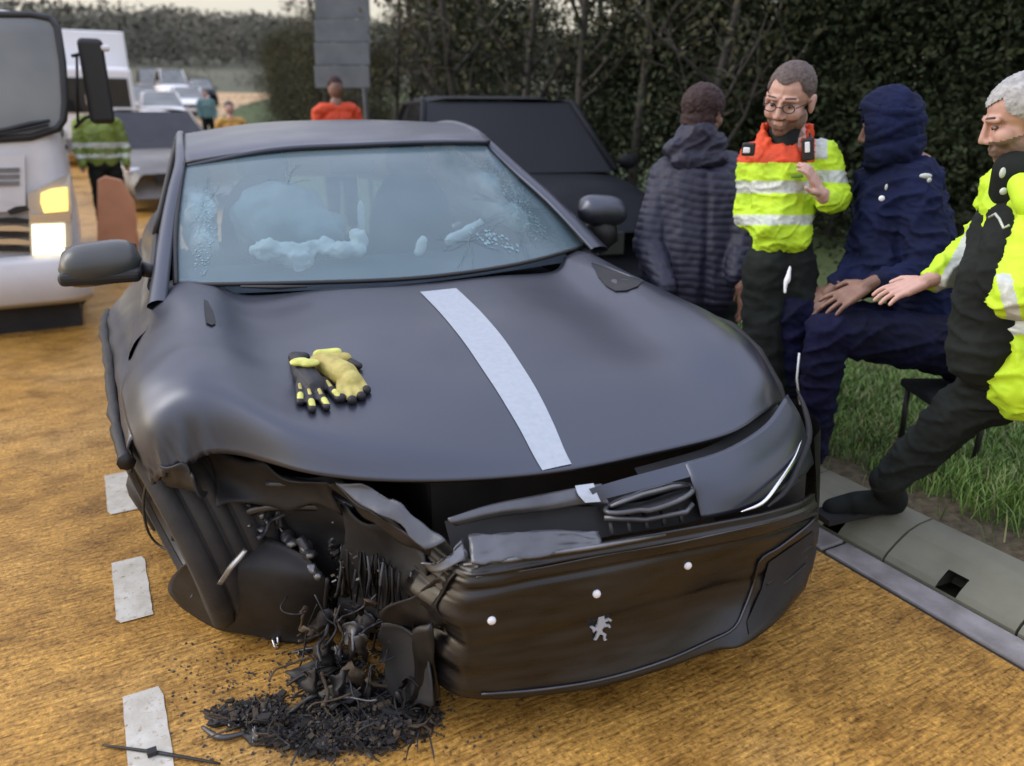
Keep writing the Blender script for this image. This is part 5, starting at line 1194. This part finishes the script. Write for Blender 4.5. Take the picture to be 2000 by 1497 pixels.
def hand(mb, wrist, d, n, s=1.0, curl=.35, side=1, spread=.25):
    """palm and five bent fingers; d = direction of the fingers, n = back of the hand"""
    d = V3(d).normalized(); n = V3(n); n = (n - d * n.dot(d)).normalized(); t = d.cross(n) * side
    pc = wrist + d * .045 * s
    mb.cap(wrist - d * .02 * s, wrist + d * .02 * s, .025 * s, .024 * s, 10)
    for k in (-1, -.33, .33, 1): mb.cap(wrist + d * .02 * s + t * k * .016 * s, wrist + d * .082 * s + t * k * .030 * s, .0155 * s, .0125 * s, 8)
    for k, ln in ((-1, .072), (-.33, .082), (.33, .078), (1, .060)):
        p = wrist + d * .085 * s + t * k * .030 * s; dd = (d + t * k * spread * .5).normalized(); c = curl
        for seg, r0, r1 in ((.45, .0098, .0090), (.30, .0090, .0082), (.25, .0082, .0072)):
            q = p + dd * ln * seg * s * 1.05; mb.cap(p, q, r0 * s, r1 * s, 8); p = q; dd = (dd - n * c).normalized()
    p = wrist + d * .022 * s - t * .026 * s; q = p + (d * .6 - t * .75 - n * .1).normalized() * .045 * s; r_ = q + (d * .95 - t * .25 - n * .25).normalized() * .032 * s
    mb.cap(p, q, .014 * s, .0115 * s, 8).cap(q, r_, .011 * s, .009 * s, 8)

# -------- person 1: medic in orange and yellow, facing us
ro_ = proot(1525, 500, 3.2, .12, label='standing man with glasses in orange and yellow high visibility jacket')
hc = J(1542, 194, 3.08); view = (hc - _C).normalized()
fw = (-view * 1.0 - _r * .42 - V3((0, 0, .38))).normalized(); upv = (V3((0, 0, 1)) + _r * .14)
Mf = frame(fw, upv); mb = MB(); h = headset(mb, hc, Mf, 1.13)
mb.cap(J(1536, 285, 3.2), J(1528, 480, 3.22), .10, .06).cap(J(1500, 520, 3.2), J(1490, 780, 3.3), .08, .06).cap(J(1550, 520, 3.2), J(1560, 800, 3.3), .08, .06).cap(J(1530, 270, 3.18), J(1536, 300, 3.2), .07, .10)
mb.cap(J(1606, 305, 3.15), J(1628, 396, 3.16), .045, .038).cap(J(1628, 396, 3.16), J(1604, 380, 3.02), .036, .028)
hand(mb, J(1604, 380, 3.02), -_r * .5 + V3((0, 0, .75)) - view * .1, _r * .6 - view * .3, .95, .5, 1, .1)
inv = Mf.inverted()
def fmat(p):
    q = inv @ (p - hc); 
    if q.length > .18: return 0
    if q.y > .0 and -.135 < q.z < -.048 and not (abs(q.x) < .018 and -.072 < q.z < -.056 and q.y > .07): return 1
    if q.y > .085 and -.055 < q.z < -.042 and abs(q.x) < .03: return 1
    return 0
put(fuse('body', mb, .0045, [M['skin'], M['stubble']], None, 2, matfn=fmat), ro_)
eyes(ro_, h, Mf, 1.13); hairshell(ro_, h, Mf, 1.13, M['hairbr'], .004, .05, -.02, .082)
gl = MB()
for k in (-1, 1):
    c = h((k * .033, .098, .000)); ring = [c + Mf @ V3((math.cos(t) * .024, 0, math.sin(t) * .017)) for t in [R(20 * i) for i in range(19)]]; gl.tube(ring, .0022, 5, cap=False)
    gl.tube([h((k * .057, .094, .004)), h((k * .080, .03, .006)), h((k * .082, -.01, .006))], .002, 5)
gl.tube([h((-.009, .102, .003)), h((.009, .102, .003))], .002, 5); put(gl.build('glasses', M['gasket'], None), ro_)
jk = MB()
jk.cap(J(1488, 312, 3.18), J(1596, 308, 3.18), .075, .075).cap(J(1500, 345, 3.18), J(1512, 440, 3.16), .100, .078).cap(J(1552, 345, 3.18), J(1546, 440, 3.16), .100, .080).cap(J(1528, 330, 3.14), J(1525, 445, 3.14), .105, .085)
for (x, y, d) in ((1508, 455, 3.15), (1544, 455, 3.15)): jk.cap(J(x, y, d), J(x, y + 9, d), .084, .082)
jk.cap(J(1604, 306, 3.15), J(1632, 385, 3.15), .072, .060).cap(J(1632, 388, 3.15), J(1614, 392, 3.06), .058, .048)
jk.cap(J(1474, 312, 3.2), J(1462, 420, 3.25), .07, .058).cap(J(1462, 420, 3.25), J(1500, 450, 3.1), .055, .045)
nc = J(1533, 278, 3.17)
for k in range(16):
    a = 2 * math.pi * k / 16; o_ = _r * math.cos(a) * .098 + V3((view.x, view.y, 0)).normalized() * math.sin(a) * .085
    front = -math.sin(a); zz = .095 * (1 - max(0, front)) ** .7 - .03 ; jk.cap(nc + o_ * 1.06 + V3((0, 0, -.055 - .07 * max(0, front))), nc + o_ * .98 + V3((0, 0, .0 + zz)), .022, .014, 8)
cc = J(1530, 330, 3.18)
def med(p):
    s = (p - cc).dot(_r); z = p.z
    zy = (748.5 - 320) ; x_, y_ = px_(p)
    if y_ < 318 and x_ < 1592: return 1
    if 1588 < x_ < 1616 and y_ < 312: return 2
    if x_ > 1596 and 333 < y_ < 358: return 2
    if x_ < 1598 and (354 < y_ < 378 or 420 < y_ < 440): return 2
    return 0
def px_(p):
    q = p - _C; d = q.dot(_f); return 1000 + 1500 * q.dot(_r) / d, 748.5 - 1500 * q.dot(_u) / d
jo = fuse('jacket', jk, .006, [M['hiy'], M['hio'], M['refl']], None, 5, wrk(14, .010, 3), matfn=med); put(jo, ro_)
put(fuse('inner_collar', MB().cap(J(1532, 262, 3.15), J(1533, 296, 3.12), .068, .045), .01, M['blackcl'], None, 2), ro_)
put(fuse('trousers', MB().cap(J(1505, 480, 3.2), J(1548, 480, 3.2), .088, .088).cap(J(1500, 520, 3.2), J(1490, 790, 3.3), .105, .085).cap(J(1550, 520, 3.2), J(1560, 800, 3.3), .098, .07), .012, M['blackcl'], None, 5, wrk(10, .012)), ro_)
for (x, y) in ((1490, 800), (1560, 805)):
    p = J(x, y, 3.35); p.z = .16; put(fuse('boot', MB().cap(p, p - _f * .12 - V3((0, 0, .0)) + V3((0, 0, .02)), .05, .045), .012, M['gasket'], None, 2), ro_)
def chestbit(name, x, y, d, sz, m, rz=0, parent=ro_):
    rot = frame(-view) @ Matrix.Rotation(R(rz), 3, 'Y'); o = MB().box(J(x, y, d), sz, rot).build(name, M[m], None, smooth=False); bevel(o, .006, 2); put(o, parent); return o
chestbit('radio', 1578, 292, 3.04, (.045, .04, .085), 'gasket', 8); chestbit('radio_label', 1577, 288, 3.005, (.018, .006, .04), 'whiteobj', 8)
chestbit('torch', 1462, 292, 3.07, (.05, .05, .05), 'gasket'); chestbit('torch_lens', 1458, 294, 3.03, (.026, .008, .022), 'whiteobj')
chestbit('green_badge', 1557, 345, 3.03, (.045, .006, .012), 'green', 4)
MBt = MB().tube([J(1582, 262, 3.08), J(1584, 278, 3.04)], .006, 6); put(MBt.build('aerial', M['gasket'], None), ro_)
put(fuse('white_glove', MB().cap(J(1543, 522, 3.08), J(1538, 548, 3.08), .006, .013).cap(J(1535, 548, 3.08), J(1533, 572, 3.08), .010, .006), .006, M['whiteobj'], None, 2), ro_)

# -------- person 2: back view, quilted jacket
r2 = proot(1370, 640, 3.7, .12, label='person in dark quilted jacket bending with back towards us')
mb = MB(); hc2 = J(1376, 222, 3.62); f2 = (V3((view.x, view.y, 0)) * .8 + _r * .5 - V3((0, 0, .12))).normalized(); M2 = frame(f2); h2 = headset(mb, hc2, M2, 1.0)
mb.cap(J(1370, 345, 3.7), J(1365, 520, 3.72), .10, .12).cap(J(1340, 560, 3.75), J(1335, 790, 3.85), .085, .06).cap(J(1400, 560, 3.75), J(1405, 790, 3.85), .085, .06)
mb.cap(J(1440, 520, 3.6), J(1448, 560, 3.5), .04, .03); hand(mb, J(1448, 560, 3.5), V3((0, 0, -1)) + _r * .1, _r, 1, .3, 1)
put(fuse('body', mb, .007, M['skin2'], None, 2), r2)
put(fuse('hair', MB().ell(hc2 + M2 @ V3((0, -.02, .035)), (.098, .115, .10), M2).ell(hc2 + M2 @ V3((0, -.05, -.03)), (.085, .07, .075), M2), .006, M['hairdk'], None, 2, wrk(40, .006)), r2)
jk = MB().cap(J(1312, 345, 3.72), J(1420, 335, 3.7), .10, .10).cap(J(1340, 380, 3.72), J(1330, 560, 3.75), .175, .185).cap(J(1395, 380, 3.7), J(1395, 560, 3.74), .16, .175).cap(J(1300, 480, 3.74), J(1300, 590, 3.76), .13, .13)
jk.cap(J(1425, 345, 3.66), J(1452, 470, 3.6), .090, .078).cap(J(1452, 470, 3.6), J(1440, 540, 3.52), .074, .06)
jk.cap(J(1300, 350, 3.72), J(1268, 480, 3.66), .088, .078).cap(J(1268, 480, 3.66), J(1300, 560, 3.5), .072, .055)
c2 = J(1390, 420, 3.7)
def quilt(p):
    x_, y_ = (p - c2).dot(_r), p.z + .10 * (p - c2).dot(_r) + .02 * noise.noise(p * 5)
    return .0055 * (abs(math.sin(math.pi * y_ / .034)) ** .6 - .6) + .010 * noise.noise(p * 6) + .004 * noise.noise(p * 30)
put(fuse('jacket', jk, .007, M['puffer'], None, 6, quilt), r2)
put(fuse('jacket_hood', MB().cap(J(1322, 292, 3.62), J(1395, 282, 3.6), .062, .058).cap(J(1350, 275, 3.62), J(1368, 262, 3.6), .085, .078).cap(J(1330, 318, 3.6), J(1400, 312, 3.6), .05, .045), .008, M['puffer'], None, 5, wrk(12, .012)), r2)
put(fuse('trousers', MB().cap(J(1335, 540, 3.75), J(1400, 540, 3.75), .12, .12).cap(J(1338, 580, 3.75), J(1335, 800, 3.85), .10, .075).cap(J(1402, 580, 3.75), J(1405, 800, 3.85), .10, .075), .014, M['blackcl'], None, 4, wrk(10, .012)), r2)
p = J(1470, 605, 3.5); o = MB().tube([J(1466, 585, 3.45), J(1460, 612, 3.45), J(1456, 632, 3.45)], [.010, .014, .020], 8).build('white_lace', M['whiteobj'], None)
put(o, r2)
for x in (1335, 1405):
    p = J(x, 800, 3.88); p.z = .17; put(fuse('shoe', MB().cap(p, p + _f * .12, .05, .045), .012, M['gasket'], None, 2), r2)

# -------- person 3: seated, navy hooded top
r3 = proot(1760, 700, 3.1, .14, label='seated person in navy hooded top with hands resting on the knees')
mb = MB(); hc3 = J(1736, 250, 3.08); f3 = (-_r * 1.0 + V3((view.x, view.y, 0)) * .35 - V3((0, 0, .18))).normalized(); M3 = frame(f3); headset(mb, hc3, M3, 1.0)
mb.cap(J(1770, 350, 3.12), J(1835, 640, 3.14), .12, .12).cap(J(1830, 660, 3.05), J(1620, 640, 3.0), .08, .06).cap(J(1830, 650, 3.2), J(1545, 600, 3.22), .08, .06).cap(J(1620, 640, 3.0), J(1590, 850, 3.15), .055, .045).cap(J(1545, 610, 3.22), J(1545, 800, 3.35), .055, .045)
mb.cap(J(1800, 400, 3.0), J(1810, 530, 2.98), .045, .04).cap(J(1810, 530, 2.98), J(1700, 556, 2.93), .036, .026)
dn = -_r * .75 + V3((0, 0, -.42)) 
hand(mb, J(1698, 556, 2.92), dn, V3((0, 0, 1)) - view * .5, 1.12, .22, -1, .5)
mb.cap(J(1715, 400, 3.2), J(1690, 520, 3.2), .045, .04).cap(J(1690, 520, 3.2), J(1625, 565, 3.12), .036, .026)
hand(mb, J(1625, 565, 3.12), -_r * .5 + V3((0, 0, -.5)), V3((0, 0, 1)) - view * .5, 1.1, .3, -1, .3)
put(fuse('body', mb, .005, M['skin2'], None, 2), r3)
i3 = M3.inverted()
hd = MB().ell(J(1738, 245, 3.08), (.125, .122, .135), M3, 24, 18).ell(J(1742, 290, 3.1), (.115, .11, .10), M3, 20, 14)
def opn(p):
    q = i3 @ (p - hc3); return q.y > .085 and abs(q.x) < .085 and -.12 < q.z < .085
ho3 = fuse('hood', hd, .006, M['navy'], None, 4, wrk(10, .014, 2), post=opn); put(thick(ho3, .012, -1), r3)
jk = MB().cap(J(1712, 360, 3.2), J(1790, 362, 3.04), .095, .10).cap(J(1755, 400, 3.12), J(1790, 500, 3.12), .165, .15).cap(J(1790, 500, 3.12), J(1838, 640, 3.12), .15, .15).cap(J(1735, 420, 3.12), J(1730, 520, 3.12), .12, .11).cap(J(1745, 315, 3.1), J(1760, 350, 3.12), .09, .12)
jk.cap(J(1795, 385, 3.0), J(1812, 525, 2.96), .088, .075).cap(J(1812, 525, 2.96), J(1722, 552, 2.93), .070, .046)
jk.cap(J(1712, 385, 3.2), J(1688, 510, 3.2), .085, .07).cap(J(1688, 510, 3.2), J(1640, 555, 3.13), .062, .045)
jk.cap(J(1700, 520, 3.15), J(1690, 545, 3.13), .08, .07)
put(fuse('hooded_top', jk, .007, M['navy'], None, 6, wrk(8, .022, 5)), r3)
tr_ = MB().cap(J(1838, 668, 3.12), J(1900, 690, 3.15), .135, .13).cap(J(1840, 670, 3.04), J(1618, 648, 2.98), .120, .085).cap(J(1838, 660, 3.2), J(1548, 612, 3.2), .115, .082)
tr_.cap(J(1614, 655, 2.98), J(1588, 880, 3.17), .082, .058).cap(J(1546, 620, 3.2), J(1545, 830, 3.34), .08, .058)
def trm(p):
    x_, y_ = px_(p); return 1 if x_ > 1690 else 0
put(fuse('trousers', tr_, .008, M['navyt'], None, 6, wrk(8, .016, 1)), r3)
MBt = MB().tube([J(1561, 690, 2.93), J(1556, 740, 2.96), J(1562, 790, 3.0)], .004, 5); put(MBt.build('white_piping', M['whiteobj'], None), r3)
for (x, y, d) in ((1588, 880, 3.17), (1545, 832, 3.36)):
    p = J(x, y, d); p.z = .18; put(fuse('shoe', MB().cap(p, p - _r * .14 + V3((0, 0, -.02)), .052, .045), .012, M['blackcl'], None, 2), r3)
def stick(name, x, y, d, sz, m, parent):
    rot = frame(-view); o = MB().ell(J(x, y, d), sz, rot, 10, 8).build(name, M[m], None); put(o, parent)
stick('jacket_logo', 1808, 344, 2.885, (.022, .006, .010), 'refl', r3); stick('jacket_logo', 1815, 352, 2.885, (.008, .006, .010), 'refl', r3)
stick('jacket_logo', 1722, 388, 2.93, (.011, .005, .011), 'whiteobj', r3); stick('jacket_logo', 1731, 366, 2.93, (.005, .004, .012), 'refl', r3)
# folding stool under person 3
stl = empty('folding_stool', (J(1860, 720, 3.12).x, J(1860, 720, 3.12).y, .14), label='dark folding stool under the seated person in navy', category='stool')
c = J(1862, 735, 3.14); zs_ = c.z - .035
o = MB().box((0, 0, zs_ - .14 - .03), (.27, .26, .035), rotm('Z', -28)).build('seat', M['greycl'], stl, smooth=False); bevel(o, .01)
for (a, b2) in ((-1, -1), (-1, 1), (1, -1), (1, 1)):
    MB().tube([rotm('Z', -28) @ V3((a * .11, b2 * .10, zs_ - .19)), rotm('Z', -28) @ V3((a * .10, b2 * .10, 0))], .012, 8).build('leg', M['gasket'], stl)

# -------- person 4: police officer at the right edge
r4 = proot(1985, 900, 2.35, .12, label='grey haired officer in yellow high visibility coat reaching out one hand')
mb = MB(); hc4 = J(1998, 232, 2.2); v4 = (hc4 - _C).normalized(); f4 = (-_r * 1.0 + v4 * .28 - V3((0, 0, .30))).normalized(); M4 = frame(f4, V3((0, 0, 1)) + v4 * -.05); h4 = headset(mb, hc4, M4, 1.02)
mb.cap(J(2030, 370, 2.28), J(2005, 690, 2.35), .13, .13).cap(J(1965, 380, 2.4), J(1905, 490, 2.5), .045, .04).cap(J(1905, 490, 2.5), J(1815, 547, 2.45), .036, .027)
hand(mb, J(1812, 549, 2.44), -_r * .80 - V3((0, 0, .26)) - v4 * .05, V3((0, 0, 1)) - v4 * .35 - _r * .1, 1.0, .34, -1, .30)
mb.cap(J(2010, 740, 2.36), J(1890, 790, 2.5), .08, .06).cap(J(1890, 790, 2.5), J(1735, 945, 2.72), .055, .045).cap(J(2060, 740, 2.3), J(2220, 1080, 2.3), .08, .06).cap(J(2060, 420, 2.08), J(2000, 590, 2.0), .05, .04).cap(J(2000, 590, 2.0), J(2080, 570, 1.97), .04, .03)
i4 = M4.inverted()
def fm4(p):
    q = i4 @ (p - hc4)
    return 1 if q.length < .16 and q.z < -.035 and q.y > -.01 and not (abs(q.x) < .02 and q.y > .095) else 0
put(fuse('body', mb, .0045, [M['skin'], M['stubble']], None, 2, matfn=fm4), r4)
eyes(r4, h4, M4, 1.02); hairshell(r4, h4, M4, 1.02, M['hairgr'], .005, .052, -.035, .07)
jk = MB().cap(J(1975, 385, 2.42), J(2080, 400, 2.12), .10, .11).cap(J(2030, 430, 2.3), J(2040, 720, 2.33), .17, .17).cap(J(2010, 640, 2.3), J(2020, 735, 2.3), .13, .135)
jk.cap(J(1972, 392, 2.42), J(1906, 492, 2.5), .072, .060).cap(J(1906, 492, 2.5), J(1832, 540, 2.46), .060, .050)
jk.cap(J(2075, 420, 2.05), J(1985, 582, 1.98), .085, .068).cap(J(1985, 582, 1.98), J(2090, 575, 1.94), .066, .06)
def m4(p):
    x_, y_ = px_(p)
    if x_ < 1895 and 1855 < x_ + (y_ - 510) * .55 < 1893: return 1
    if 1955 < x_ - (y_ - 580) * .25 < 1985 and 535 < y_ < 640: return 1
    if x_ > 1962 and 625 < y_ < 655: return 1
    return 0
put(fuse('coat', jk, .007, [M['hiy'], M['refl']], None, 6, wrk(9, .016, 8), matfn=m4), r4)
vs = MB().cap(J(1950, 432, 2.36), J(1942, 560, 2.31), .075, .10).cap(J(1982, 440, 2.26), J(1970, 560, 2.24), .08, .095).cap(J(1938, 560, 2.32), J(1925, 690, 2.36), .105, .11).cap(J(1955, 560, 2.28), J(1930, 690, 2.33), .09, .09)
put(fuse('stab_vest', vs, .008, M['blackcl'], None, 5, wrk(8, .012, 4)), r4)
put(fuse('shirt_collar', MB().cap(J(1985, 335, 2.22), J(1990, 365, 2.25), .066, .08), .01, M['blackcl'], None, 3), r4)
put(fuse('coat_collar', MB().cap(J(1994, 362, 2.10), J(2020, 395, 2.06), .035, .05), .008, M['hiy'], None, 3), r4)
for (x, y, d, sz, m_) in ((1958, 338, 2.15, (.008, .006, .015), 'refl'), (1960, 374, 2.12, (.010, .006, .010), 'refl')): stick('insignia', x, y, d, sz, m_, r4)
MBt = MB().tube([J(1932, 425, 2.17), J(1944, 418, 2.14), (J(1952, 428, 2.12)), J(1960, 446, 2.10), J(1972, 440, 2.09)], .004, 5); put(MBt.build('radio_lead', M['refl'], None), r4)
put(fuse('radio', MB().box(J(1992, 482, 2.06), (.06, .03, .10), frame(-v4)), .01, M['gasket'], None, 1), r4)
tr_ = MB().cap(J(1990, 735, 2.38), J(1885, 800, 2.52), .115, .088).cap(J(1882, 800, 2.52), J(1735, 940, 2.72), .085, .062).cap(J(2060, 735, 2.33), J(2220, 1090, 2.3), .12, .08).cap(J(1960, 700, 2.38), J(2040, 720, 2.33), .13, .14)
put(fuse('trousers', tr_, .008, M['blackcl'], None, 5, wrk(9, .014, 6)), r4)
p = AZ(1745, 975, .16); put(fuse('boot', MB().cap(J(1728, 938, 2.73), p, .055, .052).cap(p + V3((0, 0, -.01)), AZ(1672, 983, .15), .050, .045).cap(AZ(1672, 983, .14), AZ(1625, 992, .13), .045, .036), .008, M['blackcl'], None, 3), r4)
put(MB().box((AZ(1665, 998, .112)), (.30, .095, .022), rotm('Z', -8)).build('boot_sole', M['gasket'], None, smooth=False), r4)
p = J(2240, 1120, 2.3); p.z = .16; put(fuse('boot', MB().cap(p, p - _r * .16, .055, .045), .012, M['blackcl'], None, 2), r4)

# -------- distant figures
def figure(x, Y, feet, Hh, top, legs, label, headm='skin', headcol='hairbr', band=None, vx=0, root_d=None):
    p = T(x, 250, Y); root = empty('person', (p.x, Y, feet), label=label, category='person'); s = Hh / 1.78
    o3 = lambda a, b, c: V3((p.x + a * s, Y + b * s, feet + c * s))
    bd = MB().ell(o3(0, 0, 1.66), (.085 * s, .1 * s, .12 * s)).cap(o3(0, 0, 1.1), o3(0, 0, 1.5), .11 * s, .07 * s).cap(o3(-.25, -.03, 1.08), o3(-.25, -.08, .86), .04 * s, .035 * s).cap(o3(.25, -.03, 1.08), o3(.25, -.08, .86), .04 * s, .035 * s)
    bd.cap(o3(-.1, 0, .9), o3(-.12, 0, .1), .07 * s, .05 * s).cap(o3(.1, 0, .9), o3(.13, .1, .1), .07 * s, .05 * s).cap(o3(-.12, 0, .08), o3(-.12, -.14, .04), .045 * s, .04 * s)
    put(fuse('body', bd, .014, M[headm], None, 2), root)
    put(fuse('hair', MB().ell(o3(0, .015, 1.70), (.092 * s, .105 * s, .10 * s)), .014, M[headcol], None, 2, post=lambda q: q.y < Y - .05 * s and q.z < feet + 1.72 * s), root)
    def bf(q): z = (q.z - feet) / s; return 1 if band and (1.12 < z < 1.18 or 1.0 < z < 1.05) else 0
    put(fuse('jacket', MB().cap(o3(-.16, 0, 1.42), o3(.16, 0, 1.42), .09 * s, .09 * s).cap(o3(-.06, 0, 1.3), o3(-.06, 0, .95), .14 * s, .13 * s).cap(o3(.06, 0, 1.3), o3(.06, 0, .95), .14 * s, .13 * s).cap(o3(-.22, 0, 1.4), o3(-.27, -.02, 1.1), .07 * s, .06 * s).cap(o3(.22, 0, 1.4), o3(.27, -.02, 1.1), .07 * s, .06 * s).cap(o3(-.27, -.02, 1.1), o3(-.24, -.1, .92), .06 * s, .05 * s).cap(o3(.27, -.02, 1.1), o3(.24, -.1, .92), .06 * s, .05 * s), .014, [M[top], M['refl']], None, 4, wrk(8, .012), matfn=bf), root)
    put(fuse('trousers', MB().cap(o3(-.08, 0, .92), o3(.08, 0, .92), .12 * s, .12 * s).cap(o3(-.1, 0, .85), o3(-.12, 0, .14), .10 * s, .075 * s).cap(o3(.1, 0, .85), o3(.13, .1, .14), .10 * s, .075 * s), .016, M[legs], None, 3, wrk(8, .01)), root)
    return root
M['vest'] = mat('dull_green_vest', (.16, .22, .03), .6, 0, (.10, .14, .02), 6)
M['teal'] = mat('teal_jacket', (.12, .22, .22), .7); M['amber'] = mat('amber_jacket', (.50, .22, .04), .6, 0, (.45, .30, .05), 5)
figure(192, 11.3, 0, 1.78, 'vest', 'blackcl', 'person in olive green safety vest walking beside the lorry', band=True)
figure(660, 9.3, .12, 1.80, 'hio', 'blackcl', 'dark haired person in orange jacket behind the roof of the wreck', headcol='hairdk', headm='skin2')
figure(452, 15.5, 0, 1.74, 'amber', 'hiy', 'person in amber jacket and yellow trousers further down the road')
figure(408, 29, rise(29), 1.85, 'teal', 'blackcl', 'person in pale teal jacket standing near the distant queue')
